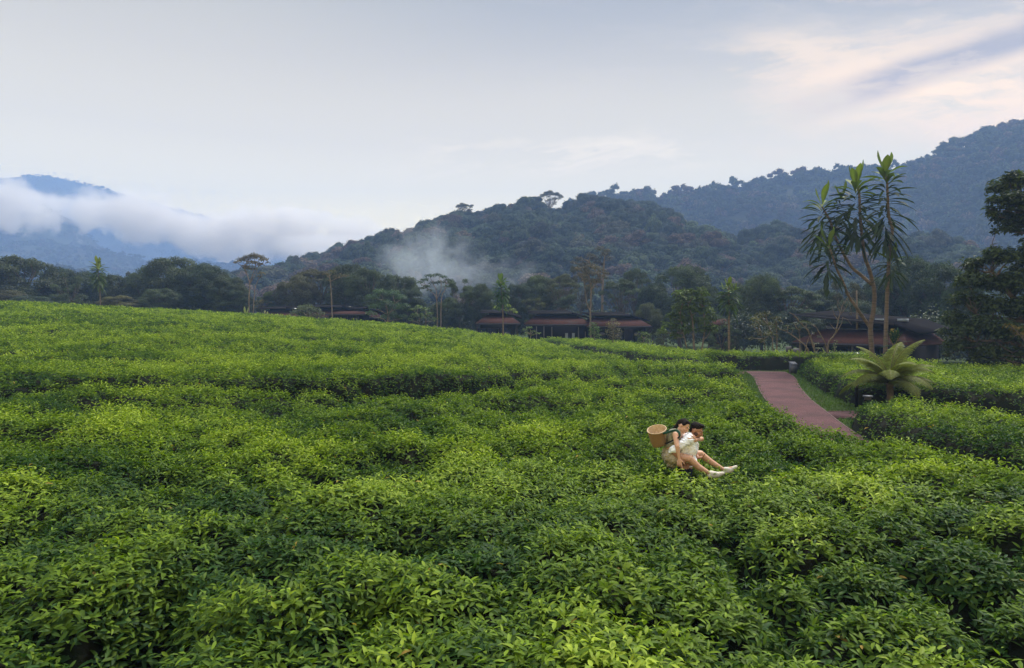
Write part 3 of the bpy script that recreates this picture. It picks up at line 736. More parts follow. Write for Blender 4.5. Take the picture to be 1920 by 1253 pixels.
custom_tree('shrub', 'tall brownish flowering shrub against the long lodge wall', 66, [(1149, 603, 7), (1143, 612, 9), (1156, 611, 9), (1150, 620, 11), (1141, 625, 9), (1159, 624, 9), (1147, 634, 10), (1157, 636, 9)], 1150, [([(1150, 650), (1150, 615)], 1, .06, .03)], leaf=.16, dens=330, tint=np.array([.11, .10, .05]), cat='shrub', flat=1)
custom_tree('shrub', 'round yellow green shrub at the right corner of the long lodge', 62, [(1202, 629, 8), (1212, 631, 9), (1204, 639, 9), (1215, 641, 8), (1198, 645, 6), (1209, 648, 8)], 1207, [([(1207, 655), (1207, 635)], 1, .05, .03)], leaf=.18, dens=330, tint=BRT * .75, cat='shrub', flat=1)
# bright broad leaved tree, right of the long lodge
custom_tree('broad_leaved_tree', 'bright broad leaved tree with several slim stems right of the long lodge', 54,
    [(1272, 553, 10), (1285, 550, 10), (1300, 552, 10), (1313, 548, 9), (1322, 553, 8), (1276, 566, 12), (1293, 565, 12), (1310, 566, 12), (1325, 568, 9), (1272, 580, 12), (1290, 583, 13), (1308, 583, 13), (1325, 585, 12), (1260, 596, 12), (1278, 600, 13), (1300, 603, 13), (1322, 604, 12), (1338, 598, 9), (1252, 612, 11), (1272, 618, 12), (1295, 620, 12), (1318, 620, 11), (1335, 616, 9), (1244, 625, 9), (1265, 633, 9)],
    1300, [([(1300, 672), (1301, 640), (1298, 600), (1290, 570)], 1, .10, .04), ([(1312, 672), (1318, 640), (1322, 615), (1318, 580)], 1, .08, .03), ([(1290, 672), (1287, 650), (1280, 620), (1275, 590)], 1, .05, .03), ([(1318, 640), (1330, 625), (1336, 605)], 0, .05, .02)],
    leaf=.36, dens=330, tint=np.array([.075, .11, .032]), flat=.85, mat_=M_big, ratio=.42)
for (px, top, D, wp, lab, tn) in ((1352, 600, 62, 60, 'loose dark green small tree left of the thin palm like stem', MG), (1245, 615, 64, 46, 'low dark green tree just right of the long lodge', N1), (1378, 608, 58, 46, 'low dark green tree right of the thin palm like stem', DK)):
    plant_px('loose', px, top, D, wp, lab, tint=tn, group=G_T)
# bare branching small trees near the path end
custom_tree('small_tree', 'rusty topped small tree with several thin stems left of the dark lodge', 50,
    [(1415, 600, 11), (1427, 592, 10), (1438, 590, 9), (1450, 598, 10), (1460, 605, 8), (1410, 613, 10), (1425, 607, 12), (1442, 610, 12), (1458, 617, 9), (1418, 626, 10), (1436, 628, 11), (1410, 636, 8), (1450, 630, 9), (1424, 640, 8)],
    1445, [([(1453, 668), (1457, 640), (1455, 615)], 1, .06, .03), ([(1449, 668), (1449, 640), (1440, 610)], 1, .05, .02), ([(1444, 668), (1434, 648), (1428, 630)], 1, .04, .02)],
    leaf=.17, dens=330, tint=np.array([.10, .10, .035]), flat=.6)
custom_tree('spreading_tree', 'flat spreading grey green tree with crooked leaning stems before the dark lodge', 44,
    [(1478, 612, 8), (1490, 608, 9), (1502, 605, 9), (1514, 606, 9), (1524, 609, 7), (1472, 618, 6), (1485, 617, 7), (1500, 615, 8), (1516, 616, 7), (1526, 625, 6), (1530, 645, 8), (1538, 655, 9), (1546, 662, 7), (1533, 665, 7), (1527, 666, 6), (1537, 632, 5)],
    1530, [([(1531, 678), (1528, 665), (1522, 640), (1516, 622), (1500, 605), (1490, 592), (1480, 586)], 1, .07, .02), ([(1527, 678), (1514, 655), (1500, 640), (1480, 625), (1462, 617)], 1, .06, .02), ([(1548, 675), (1551, 660), (1545, 640), (1535, 622), (1526, 608)], 1, .05, .02), ([(1498, 672), (1500, 640), (1498, 622)], 1, .04, .02), ([(1504, 672), (1512, 650), (1518, 630)], 1, .035, .02)],
    leaf=.13, dens=380, tint=np.array([.07, .085, .045]), flat=.35, upw=.9)
custom_tree('bare_tree', 'almost leafless forked grey tree in front of the dark lodge roof', 45, [], 1548,
    [([(1548, 676), (1552, 655), (1555, 640), (1566, 625), (1572, 600), (1576, 585), (1582, 565)], 1, .07, .02), ([(1562, 632), (1570, 620), (1577, 608), (1580, 595)], 0, .04, .015), ([(1566, 618), (1560, 612), (1556, 606)], 0, .03, .01),
     ([(1572, 600), (1564, 590), (1560, 575)], 0, .03, .01), ([(1576, 590), (1584, 580), (1590, 570)], 0, .025, .01), ([(1575, 588), (1570, 570), (1573, 560)], 0, .02, .01), ([(1580, 596), (1590, 600), (1597, 610)], 0, .02, .01), ([(1578, 575), (1570, 565), (1565, 555)], 0, .02, .008), ([(1583, 570), (1590, 556), (1594, 548)], 0, .02, .008), ([(1590, 556), (1600, 560), (1606, 575), (1608, 590)], 0, .02, .008), ([(1588, 560), (1594, 575), (1596, 590)], 0, .02, .008)])

# large dark tree at the right edge
custom_tree('broad_leaved_tree', 'large dark glossy broad leaved tree filling the right edge', 36,
    fuzz([(1900, 352, 28), (1925, 345, 30), (1880, 385, 24), (1905, 390, 30), (1945, 380, 40), (1895, 415, 22), (1930, 415, 26), (1865, 400, 13), (1884, 432, 12), (1910, 428, 15),
     (1855, 480, 20), (1838, 500, 22), (1880, 490, 28), (1920, 480, 32), (1960, 500, 50), (1828, 530, 24), (1860, 535, 32), (1905, 535, 36), (1825, 565, 26), (1860, 580, 34), (1905, 585, 36), (1950, 590, 50), (1800, 600, 22), (1795, 625, 20),
     (1825, 615, 28), (1865, 625, 32), (1910, 635, 34), (1812, 650, 26), (1845, 665, 28), (1885, 672, 26), (1925, 668, 26), (1790, 650, 14), (1830, 682, 16), (1868, 690, 14), (1980, 560, 60), (2000, 450, 60), (1970, 650, 50), (2020, 640, 60)], 90, 13, .45),
    1950, [([(1950, 705), (1952, 600), (1945, 500), (1930, 400)], 1, .35, .12), ([(1952, 620), (1900, 560), (1860, 510)], 0, .2, .06), ([(1952, 600), (1890, 600), (1830, 590)], 0, .2, .05), ([(1950, 660), (1880, 640), (1820, 640)], 0, .14, .05)],
    leaf=.24, dens=850, tint=np.array([.046, .066, .022]), flat=.85, mat_=M_big, fill=.8, bark=M_bark_dark)
custom_tree('yellow_shrub', 'yellow brown leafy spray low in front of the right edge tree', 34, [(1890, 612, 9), (1905, 618, 10), (1918, 626, 10), (1900, 630, 7), (1925, 615, 8)], 1930, [([(1945, 712), (1935, 660), (1905, 620)], 1, .06, .02)],
    leaf=.2, dens=260, tint=np.array([.16, .12, .03]), cat='shrub', mat_=M_big, flat=.6)

# ---- rosette crowns with large leaves
def big_leaf(mb, base, ax, side, L, Wd, droop, col, ragged=0.0, rows=10):
    ax = unit(np.asarray(ax, float)); side = unit(np.asarray(side, float) - ax * np.dot(ax, side)); nr = np.cross(side, ax)
    V = []; C = []
    for i in range(rows):
        t = i / (rows - 1); w = Wd * (0.10 + 0.9 * math.sin(min(1, t * 1.02) ** 1.5 * math.pi) ** 0.75) if i < rows - 1 else Wd * 0.12
        c = base + ax * L * t + np.array([0, 0, -1.0]) * L * droop * t * t
        for s_ in (-1, 0, 1):
            ww = w * (1 - ragged * rng.random()) if s_ else 0
            V.append(c + side * s_ * ww / 2 + nr * abs(s_) * w * 0.18)
            C.append(np.asarray(col) * (1.25 if s_ == 0 else rng.uniform(.85, 1.1)))
    Q = []
    for i in range(rows - 1):
        for j in range(2):
            a = i * 3 + j; Q.append((a, a + 1, a + 4, a + 3))
    mb.add(V, Q=Q, col=np.array(C))
def rosette(mb, c, n, L, Wd, young, old, up_n=4, zdrop=1.5, ragged=0.5):
    """c top of the stem; leaves whorled down the last zdrop metres"""
    c = np.asarray(c, float)
    for i in range(n):
        t = i / (n - 1); a = i * 2.4 + rng.normal() * 0.2
        d = np.array([math.cos(a), math.sin(a), 0.0])
        el = (1.35 - 0.25 * (i / max(1, up_n))) if i < up_n else 0.75 - 1.55 * ((i - up_n) / (n - up_n)) + rng.normal() * 0.15
        ax = d * math.cos(el) + np.array([0, 0, 1]) * math.sin(el)
        side = np.cross(ax, [0, 0, 1.0]) if abs(ax[2]) < 0.95 else np.array([-d[1], d[0], 0])
        col = young + (old - young) * min(1, t * 3.2); col = col * rng.uniform(.75, 1.3)
        rg = ragged * min(1, max(0, (t - 0.06) * 4)) * 1.5
        ln = L * rng.uniform(.75, 1.12) * (0.85 if i < up_n else 1)
        big_leaf(mb, c - np.array([0, 0, zdrop * t]) + d * 0.05, ax, side, ln, Wd * (1 if i < up_n else rng.uniform(.55, 1.0)), 0.0 if i < up_n else rng.uniform(.15, .6), col, rg)
YNG = np.array([.12, .175, .028]); OLD = np.array([.026, .040, .018])
G_C = 'tall cabbage trees with bare stems and big leaf rosettes'
def cabbage(label, D, base, stems, heads, yng=YNG, old=OLD, name='cabbage_tree', group=G_C):
    bx = P(base, 600, D).x; z0 = gz(bx, D); o3 = np.array([bx, D, z0]); root = empty(name, (bx, D, z0)); tr = MB()
    for st, first, r0, r1 in stems:
        pts = [np.array(P(a[0], a[1], D)) - o3 + np.array([0, a[2] if len(a) > 2 else 0, 0]) for a in st]
        if first: pts[0][2] = -0.2
        pts = catmull(pts, 6); m_ = len(pts); rr = np.linspace(r0, r1, m_) * (1 + 0.05 * np.sin(np.arange(m_) * 2.1))
        tr.tube(pts, rr, 9)
    tr.build('trunk', M_bark_red, root, smooth=True)
    for (px, py, dy, n, L, Wd, zd, up) in heads:
        cr = MB(); c = np.array(P(px, py, D)) - o3 + [0, dy, 0]
        rosette(cr, c, n, L, Wd, yng, old, up, zd)
        cr.build('crown', M_big, root)
    tag(root, label, 'tree', group); return root
cabbage('three headed cabbage tree with a forking trunk, left of the pair behind the tree fern', 43, 1636,
    [([(1637, 684), (1634, 650), (1632, 612), (1638, 580), (1639, 545), (1631, 510), (1621, 480), (1617, 450), (1613, 410), (1611, 365), (1607, 345)], 1, .165, .065),
     ([(1632, 615), (1618, 595), (1600, 575, -.3), (1585, 555, -.4), (1572, 530, -.6), (1560, 505, -.6), (1552, 480, -.6), (1545, 462, -.6)], 0, .11, .05),
     ([(1636, 535), (1620, 515, .4), (1606, 500, .6), (1594, 475, .8), (1582, 445, 1), (1572, 415, 1), (1562, 395, 1), (1553, 380, 1)], 0, .11, .055)],
    [(1605, 345, 0, 66, 1.7, .48, 3.3, 5), (1555, 376, 1, 52, 1.65, .44, 2.4, 3), (1545, 460, -.6, 38, 1.45, .40, 1.9, 3), (1585, 368, .6, 24, 1.4, .42, 1.4, 2)])
cabbage('tallest cabbage tree with a single bare trunk right of its forked neighbour', 41.5, 1659,
    [([(1659, 676), (1661, 620), (1663, 560), (1666, 500), (1669, 460), (1673, 432), (1667, 408), (1665, 380), (1663, 340), (1661, 322)], 1, .13, .06)],
    [(1661, 322, 0, 84, 1.65, .46, 4.2, 4), (1667, 488, -.25, 30, 1.2, .36, .9, 4)])
G_P = 'thin single stemmed trees with a small leaf tuft on top'
def thin(label, D, px, base_py, top_py, n, L, Wd, zd, yng, old, lean=0, r=.085):
    return cabbage(label, D, px, [([(px, base_py), (px - lean * .3, (base_py + top_py) / 2), (px - lean, top_py + 4)], 1, r, r * .55)],
        [(px - lean, top_py + 4, 0, n, L, Wd, zd, 4), (px - lean - 4, top_py + 10, .5, n // 2, L * .8, Wd, zd * .6, 2), (px - lean + 5, top_py + 12, -.5, n // 2, L * .8, Wd, zd * .6, 2)], yng, old, 'palm_like_tree', G_P)
thin('thin palm like tree with a green tuft at the far left', 84, 189, 592, 492, 56, 1.3, .42, 2.4, np.array([.15, .19, .03]), np.array([.06, .09, .03]), 6)
thin('thin palm like tree before the left gable of the long lodge', 70, 944, 632, 524, 60, 1.05, .40, 2.3, np.array([.10, .16, .035]), np.array([.035, .07, .025]), 5)
thin('thin palm like tree standing before the small red roof', 46, 1367, 672, 532, 56, .85, .28, 1.5, np.array([.12, .17, .035]), np.array([.045, .075, .03]), 1, .09)
custom_tree('slender_tree', 'thin leaning pale stem with a sparse brown crown before the left lodge', 82,
    [(610, 515, 9), (622, 510, 9), (636, 516, 9), (648, 518, 7), (628, 520, 10), (615, 526, 6)], 624, [([(624, 606), (622, 570), (620, 535), (617, 515)], 1, .09, .05), ([(620, 528), (632, 522), (645, 518)], 0, .05, .02)],
    leaf=.22, dens=120, tint=np.array([.10, .085, .045]), flat=.4)
custom_tree('bare_tree', 'short pale bare stem standing before the dark lodge roof', 55, [], 1607, [([(1607, 660), (1607, 600), (1606, 545)], 1, .10, .06)], tr_r=.1)

# yellow spiked plant beside the lodge and banana like plants by the left lodge
def agave(label, px, base_py, D, n, L, Wd, col, spike=None, cat='plant', name='rosette_plant'):
    bx = P(px, 600, D).x; z0 = gz(bx, D); root = empty(name, (bx, D, z0)); mb = MB(); c = np.array(P(px, base_py, D)) - [bx, D, z0]
    rosette(mb, c + [0, 0, .3], n, L, Wd, np.asarray(col), np.asarray(col) * .7, n // 2, .3, .1)
    mb.build('foliage', M_big, root)
    st = MB(); st.tube([(0, 0, -.1), c + [0, 0, .3]], .06, 6); st.build('stem', M_bark, root)
    if spike:
        f = MB(); top = np.array(P(px, spike, D)) - [bx, D, z0]
        f.tube([c + [0, 0, .3], top - [0, 0, .1]], .025, 5, col=(.2, .2, .06))
        for i in range(140):
            t = rng.random(); q = top - [0, 0, t * 1.0]; a = rng.uniform(0, 6.28); rr = .07 + .14 * math.sin(math.pi * min(1, .25 + t * .75))
            leaves(f, np.array([q + np.array([math.cos(a), math.sin(a), 0]) * rr * .3]), np.array([[0, 0, 1.0]]), [rr], [rr * .5], np.array([[.42, .30, .03]]) * rng.uniform(.7, 1.2), np.array([[math.cos(a), math.sin(a), .5]]))
        f.build('flower_spike', M_big, root)
    tag(root, label, cat); return root
agave('dark green rosette plant with a yellow flower spike behind the tree fern', 1677, 652, 38, 40, .95, .13, (.035, .075, .035), 617)
agave('pale banana like plant left of the left lodge', 461, 596, 86, 9, 1.3, .32, (.20, .24, .10))
agave('pale drooping plant in front of the first low roof', 499, 597, 86, 7, .9, .30, (.26, .26, .13))
agave('small pale spiky plant below the right corner of the long lodge', 1221, 653, 60, 12, .6, .12, (.20, .26, .08))

# tree fern beside the path
def frond(mb, base, az, el, L, droop, col, ww):
    n = 34; d = np.array([math.cos(az), math.sin(az), 0]); pts = []
    p = np.array(base, float); e = el
    for i in range(n):
        pts.append(p.copy()); e = el - droop * (i / n) ** 1.3
        p = p + (d * math.cos(e) + np.array([0, 0, math.sin(e)])) * L / n
    pts = np.array(pts); mb.tube(pts, np.linspace(.016, .004, n), 4, col=(.10, .07, .02))
    tg = np.gradient(pts, axis=0); tg = unit(tg); sd = np.array([-d[1], d[0], 0])
    for i in range(2, n):
        t = i / (n - 1); pl = ww * math.sin(math.pi * (0.12 + 0.86 * t) ** 0.8) ** 0.9 + 0.03
        for s_ in (-1, 1):
            bl = unit(sd * s_ + tg[i] * 0.42 + np.array([0, 0, -0.30]))
            leaves(mb, pts[i][None], np.cross(bl, tg[i])[None] * s_ * np.sign((np.cross(bl, tg[i]) * s_)[2] + 1e-6), [pl * .95], [.055], (np.asarray(col) * rng.uniform(.8, 1.2))[None], bl[None], .03, .12)
            ax = unit(sd * s_ + tg[i] * 0.42 + np.array([0, 0, -0.28]) + rng.normal(size=3) * .05)
            nr = unit(np.cross(ax, tg[i]) * s_)
            if nr[2] < 0: nr = -nr
            m_ = 8; q = np.linspace(0.06, 0.95, m_)[:, None]
            pc = pts[i] + ax * pl * q + np.array([0, 0, -1]) * (q ** 2) * pl * .22
            for s2 in (-1, 1):
                pa = unit(tg[i] * s2 + ax * .4)
                wl = (L / n) * 0.72 * (1.1 - .7 * q[:, 0])
                leaves(mb, pc, np.tile(nr, (m_, 1)), wl, pl / m_ * 1.05, np.asarray(col) * rng.uniform(.7, 1.3, (m_, 1)), np.tile(pa, (m_, 1)), .02, .05)
FD = 24.6; fx = P(1668, 700, FD).x
fern = empty('tree_fern', (fx, FD, 0)); FT = P(1668, 714, FD).z
mb = MB(); mb.tube([(0, 0, -.1), (.03, 0, FT * .5), (0, 0, FT)], [.15, .11, .13], 9); mb.build('trunk', M_bark_dark, fern)
for i in range(17):
    fb = MB(); az = i * 2.4 + rng.normal() * .1; t = i / 16
    el = 1.45 - 1.15 * t + rng.normal() * .08
    frond(fb, (0, 0, FT - .1), az, el, rng.uniform(1.65, 2.25), rng.uniform(1.2, 1.8), np.array([.150, .180, .026]) * (1.0 - .40 * t), .42)
    fb.build('frond', M_big, fern)
tag(fern, 'large tree fern with arching fronds at the bend of the red path', 'tree fern')

# ------------------------------------------------------------------ hills
def hill(D0, D1, D2, prof, ground_py, x_step, seed, th, rel=0.12, rows=18, power=0.8):
    """ridge silhouette prof [(px, py)] at distance D1, foot at D0, back foot at D2; th = tree height taken off the ridge.
    Returns (V, Q, sampler)."""
    pr = np.array(prof, float); pxs = np.arange(pr[0, 0], pr[-1, 0] + x_step, x_step)
    ph = np.interp(pxs, pr[:, 0], pr[:, 1])
    zr = CAMZ + (597 - ph) / F * D1 - th; zr = np.maximum(zr, 1.0)
    xr = (pxs - 960) / F * D1
    s = np.concatenate([np.linspace(0, 1, rows), np.linspace(1, 2, 5)[1:]])
    Xg = np.tile(xr, (len(s), 1)); Sg = np.tile(s[:, None], (1, len(pxs)))
    bend = 0.16 * (D1 - D0) * (fbm(Xg / (D1 * .16), Xg * 0 + seed, seed, 3) - 0.5)
    Yg = np.where(Sg <= 1, D0 + (D1 - D0) * Sg, D1 + (D2 - D1) * (Sg - 1)) + bend * np.sin(np.clip(Sg, 0, 2) * np.pi / 2)
    up_ = np.where(Sg <= 1, np.clip(Sg, 0, 1) ** power, 2 - Sg)
    sp = D1 * 0.075
    rid = 1 - np.abs(2 * fbm(Xg / sp + seed, Yg / (sp * 2.2), seed, 3) - 1)
    rel_ = rel * (rid - 0.75) * np.sin(np.clip(Sg, 0, 1) * np.pi) * 1.6
    Zg = np.tile(zr, (len(s), 1)) * np.clip(up_ + rel_, 0, None) - 1.0 * (Sg == 0) - 3 * (Sg > 1.9)
    ff = (1 - Sg * 0)  # keep
    V = np.stack([Xg, Yg, Zg], -1); ny, nx = Xg.shape
    i = (np.arange(ny - 1)[:, None] * nx + np.arange(nx - 1)[None, :]).ravel()
    return V, np.stack([i, i + 1, i + nx + 1, i + nx], 1), (rows, nx)
def sample_hill(V, rows, n, smin=0.0):
    ny, nx = V.shape[:2]; A = V[:rows - 1, :-1]; B = V[:rows - 1, 1:]; C = V[1:rows, :-1]
    ar = np.linalg.norm(np.cross(B - A, C - A), axis=-1)
    ar[:int(smin * (rows - 1))] = 0
    pr = (ar / ar.sum()).ravel(); k = rng.choice(pr.size, n, p=pr); i, j = np.unravel_index(k, ar.shape)
    a = rng.random((n, 1)); b = rng.random((n, 1))
    Dp = V[i + 1, j + 1]
    return A[i, j] * (1 - a) * (1 - b) + B[i, j] * a * (1 - b) + C[i, j] * (1 - a) * b + Dp * a * b
def far_crown(seed, nl, nper, leaf):
    global rng
    kp = rng; rng = np.random.default_rng(seed); mb = MB()
    def lobe(c, rad, flat, br):
        n1, n2 = (5, 9) if nper > 30 else (3, 6)
        V = []; F4 = []; F3 = []
        for i in range(1, n1):
            th = math.pi * 0.62 * i / (n1 - 1)
            for j in range(n2):
                ph = 2 * math.pi * (j + .5 * i) / n2; k = rad * rng.uniform(.78, 1.0)
                V.append([c[0] + math.sin(th) * math.cos(ph) * k, c[1] + math.sin(th) * math.sin(ph) * k, c[2] + math.cos(th) * k * flat])
        for i in range(n1 - 2):
            for j in range(n2):
                k = (j + 1) % n2; F3 += [(i * n2 + j, (i + 1) * n2 + j, (i + 1) * n2 + k), (i * n2 + j, (i + 1) * n2 + k, i * n2 + k)]
        V.append([c[0], c[1], c[2] + rad * flat * .9])
        for j in range(n2): F3.append((len(V) - 1, j, (j + 1) % n2))
        mb.add(V, T=F3, col=np.array([.42, .42, .42]) * br)
        d = unit(rng.normal(size=(nper, 3))); d[:, 2] = np.abs(d[:, 2]) * 1.1 - .12; d = unit(d)
        pos = np.asarray(c) + d * rad * rng.uniform(.86, 1.08, (nper, 1)) * [1, 1, flat]
        nrm = d + [0, 0, .25] + rng.normal(size=(nper, 3)) * .28
        leaves(mb, pos, nrm, rng.uniform(.7, 1.3, nper) * leaf, rng.uniform(.6, 1.2, nper) * leaf * .8, np.array([1.0, 1.0, 1.0]) * br * rng.uniform(.75, 1.25, (nper, 1)), None, .06, .1)
    for i in range(nl):
        a = rng.uniform(0, 6.28); q = math.sqrt(rng.random()) * 0.38
        lobe((q * math.cos(a), q * math.sin(a), 0.66 - 1.5 * q * q + rng.normal() * .04), rng.uniform(.10, .20), .75, rng.uniform(.75, 1.25))
    for i in range(max(3, nl // 2)):
        a = rng.uniform(0, 6.28); q = rng.uniform(.2, .36)
        lobe((q * math.cos(a), q * math.sin(a), rng.uniform(.05, .38)), .15, 1.0, .85)
    V, C, T, Q = mb.arrays(); rng = kp
    return V, C, T
SPEC = np.array([[.050, .075, .036], [.040, .062, .034], [.090, .066, .046], [.062, .070, .044], [.034, .056, .034], [.105, .085, .055], [.055, .085, .035]])
SPEC = SPEC * np.array([1.0, .92, 1.05])
SPECP = np.array([.24, .22, .12, .14, .16, .05, .07])
def stamp(mb, protos, pos, w, h):
    n = len(pos); sp = rng.choice(len(SPEC), n, p=SPECP); which = rng.integers(0, len(protos), n)
    big = fbm(pos[:, 0] / 60, pos[:, 1] / 60 + pos[:, 2] / 40, 5, 2)
    for i in range(n):
        V, C, T = protos[which[i]]; a = rng.uniform(0, 6.28); c, s_ = math.cos(a), math.sin(a); ww = w * rng.uniform(.6, 1.4); hh = h * rng.uniform(.65, 1.35)
        Vx = np.stack([(V[:, 0] * c - V[:, 1] * s_) * ww, (V[:, 0] * s_ + V[:, 1] * c) * ww, V[:, 2] * hh], 1) + pos[i]
        mb.add(Vx, T=T, col=C * SPEC[sp[i]] * rng.uniform(.6, 1.4) * (0.6 + .8 * big[i]))
FP_HI = [far_crown(300 + i, 17, 70, .050) for i in range(5)]
FP_MID = [far_crown(320 + i, 8, 16, .09) for i in range(5)]
FP_LO = [far_crown(340 + i, 4, 5, .14) for i in range(5)]

for (px, top, wp, hh, lab) in ((1033, 367, 50, 15, 'see through umbrella tree breaking the ridge line against the sky'), (872, 390, 44, 13, 'open flat crowned tree on the left shoulder of the near ridge'), (735, 440, 40, 13, 'reddish flat crowned tree on the low end of the ridge')):
    q_ = P(px, top - 11, 338); plant('umbrella', q_.x, 338, hh, wp / F * 338, lab, group='umbrella trees on the ridge line', z=q_.z - hh, tint=(1.1, .9, 1.0))
# near hill in the middle (with its foothill on the left)
L1 = [(440, 570), (480, 560), (510, 520), (540, 508), (575, 500), (610, 498), (622, 478), (650, 470), (672, 480), (700, 458), (735, 446), (765, 445), (790, 440), (820, 418), (850, 408), (880, 402), (905, 408), (940, 388), (975, 380), (1005, 376), (1040, 388),
      (1075, 392), (1110, 374), (1150, 378), (1190, 384), (1215, 392), (1245, 408), (1285, 428), (1330, 452), (1390, 480), (1450, 510), (1520, 560)]
L2 = [(1180, 560), (1240, 520), (1290, 482), (1330, 455), (1375, 430), (1425, 410), (1470, 404), (1520, 408), (1570, 412), (1620, 410), (1680, 425), (1740, 450), (1800, 470), (1880, 480), (2000, 470), (2200, 450)]
L3 = [(900, 480), (980, 430), (1060, 380), (1100, 366), (1130, 360), (1200, 362), (1240, 362), (1290, 350), (1340, 345), (1380, 338), (1420, 334), (1470, 326), (1520, 322), (1570, 318), (1620, 320), (1680, 310), (1760, 300), (1900, 300), (2200, 300)]
L4 = [(1380, 520), (1450, 470), (1520, 430), (1580, 395), (1640, 345), (1690, 312), (1720, 298), (1760, 278), (1800, 266), (1815, 258), (1850, 243), (1890, 232), (1920, 226), (2000, 215), (2200, 200)]
L5 = [(-400, 350), (-150, 335), (0, 327), (70, 321), (120, 326), (190, 342), (260, 366), (330, 381), (400, 402), (470, 424), (560, 448), (700, 458), (860, 462), (1000, 480), (1300, 500)]
L6 = [(-400, 440), (0, 440), (90, 438), (160, 448), (235, 462), (300, 478), (390, 476), (450, 482), (520, 490), (600, 488), (680, 478), (760, 470), (900, 480), (1100, 520)]
L7 = [(-400, 360), (-100, 372), (20, 385), (60, 379), (85, 376), (105, 384), (120, 400), (140, 404), (165, 425), (200, 455), (240, 480), (300, 520), (360, 570)]
L8 = [(-300, 520), (0, 495), (60, 488), (110, 482), (150, 492), (200, 505), (260, 520), (340, 545), (460, 570)]
near_tree_sites = []
def do_hill(name, D0, D1, D2, prof, xs_, seed, th, w, ntree, protos, rel=.12, keepn=0, power=.8, smin=0, sink=.3):
    V, Q, (rows, nx) = hill(D0, D1, D2, prof, 0, xs_, seed, th, rel, 18, power)
    mb = MB(); mb.add(V.reshape(-1, 3), Q=Q); tag(mb.build(name, M_hill, smooth=True), kind='structure')
    pos = sample_hill(V, rows, ntree, smin)
    # a row of crowns along the ridge
    rd = V[rows - 1]; seg = np.abs(np.diff(rd[:, 0])).sum(); m_ = int(seg / (w * .45)); t = rng.random(m_) * (nx - 1.01); i = t.astype(int); f = (t - i)[:, None]
    ridge = rd[i] * (1 - f) + rd[i + 1] * f + rng.normal(size=(m_, 3)) * [0, w * .4, 0]
    pos = np.concatenate([ridge, pos])
    # keep to what the camera side could see
    pos = pos[(np.abs(pos[:, 0]) < .86 * pos[:, 1] + 20)]
    pos = pos - [0, 0, th * sink]
    return pos
p1 = do_hill('hills', 200, 340, 520, L1, 12, 3, 7, 12, 1300, FP_HI)
p2 = do_hill('hills', 190, 290, 460, L2, 12, 8, 11, 11, 900, FP_HI)
p4 = do_hill('hills', 300, 540, 900, L4, 14, 15, 6, 15, 2600, FP_MID, sink=1.0)
p3 = do_hill('hills', 400, 600, 1000, L3, 14, 21, 6, 15, 2300, FP_MID, sink=1.0)
p8 = do_hill('hills', 420, 560, 800, L8, 20, 27, 13, 14, 500, FP_MID)
p6 = do_hill('hills', 650, 1020, 1350, L6, 20, 33, 14, 14, 4500, FP_LO, sink=.5)
p7 = do_hill('hills', 800, 1200, 1500, L7, 20, 39, 14, 14, 2600, FP_LO, sink=.5)
p5 = do_hill('hills', 1350, 1700, 2050, L5, 20, 45, 15, 15, 5200, FP_LO, sink=.6)

# individually built trees on the two nearest hills: the largest in view
def score(p): return 1 / p[:, 1]
near = np.concatenate([p1, p2])
u_ = (near[:, 0] / near[:, 1]) * F + 960; v_ = 597 - (near[:, 2] + 8 - CAMZ) / near[:, 1] * F
vis = (u_ > 430) & (u_ < 1940) & (v_ < 530)
ridge_n = len(near)
order = np.argsort(-(score(near) + 1e-3 * rng.random(len(near))))
order = [i for i in order if vis[i]]
ridge_idx = [i for i in range(60) if i < len(p1) and vis[i]]
chosen = list(dict.fromkeys(ridge_idx + order))[:215]
HT = []
for i in range(6):
    V, C, T = FP_HI[i % 5] if i < 5 else far_crown(399, 12, 80, .050)
    mbh = MB(); mbh.add(V, T=T, col=C)
    tb = MB(); tb.tube([(0, 0, -.15), (.01, 0, .2), (0, .01, .5)], [.022, .016, .012], 5)
    for k in range(6):
        a = k * 1.05; tb.tube([(0, 0, .22), (.18 * math.cos(a), .18 * math.sin(a), .45), (.34 * math.cos(a), .34 * math.sin(a), .55)], [.012, .008, .004], 4)
    HT.append((tb.mesh('trunk', M_bark_dark), mbh.mesh('crown', M_forest)))
for n_, k in enumerate(chosen):
    x, y, z = near[k]; root = empty('forest_tree', (x, y, z), random.uniform(0, 6.28)); w = 13.5 * random.uniform(.75, 1.15); h = w * random.uniform(.80, 1.05)
    root.scale = (w, w, h); spc = SPEC[rng.choice(len(SPEC), p=SPECP)] * random.uniform(.8, 1.3)
    for nm, me in zip(('trunk', 'crown'), HT[n_ % 6]):
        o = bpy.data.objects.new(nm, me); COL.objects.link(o); o.parent = root; o.color = (*spc, 1) if nm == 'crown' else (1, 1, 1, 1)
    tag(root, 'hazy rounded rainforest tree on the wooded hillside behind the lodges', 'tree', 'rainforest trees on the near hillside')
mask = np.ones(len(near), bool); mask[chosen] = False
mb = MB(); stamp(mb, FP_HI, near[mask], 13, 13); tag(mb.build('forest', M_forest), kind='stuff')
mb = MB(); stamp(mb, FP_MID, p4, 16, 16); stamp(mb, FP_MID, p3, 16, 16); stamp(mb, FP_MID, p8, 14, 14); tag(mb.build('forest', M_forest), kind='stuff')
mb = MB(); stamp(mb, FP_LO, p6, 16, 15); stamp(mb, FP_LO, p7, 16, 15); stamp(mb, FP_LO, p5, 19, 16); tag(mb.build('forest', M_forest), kind='stuff')

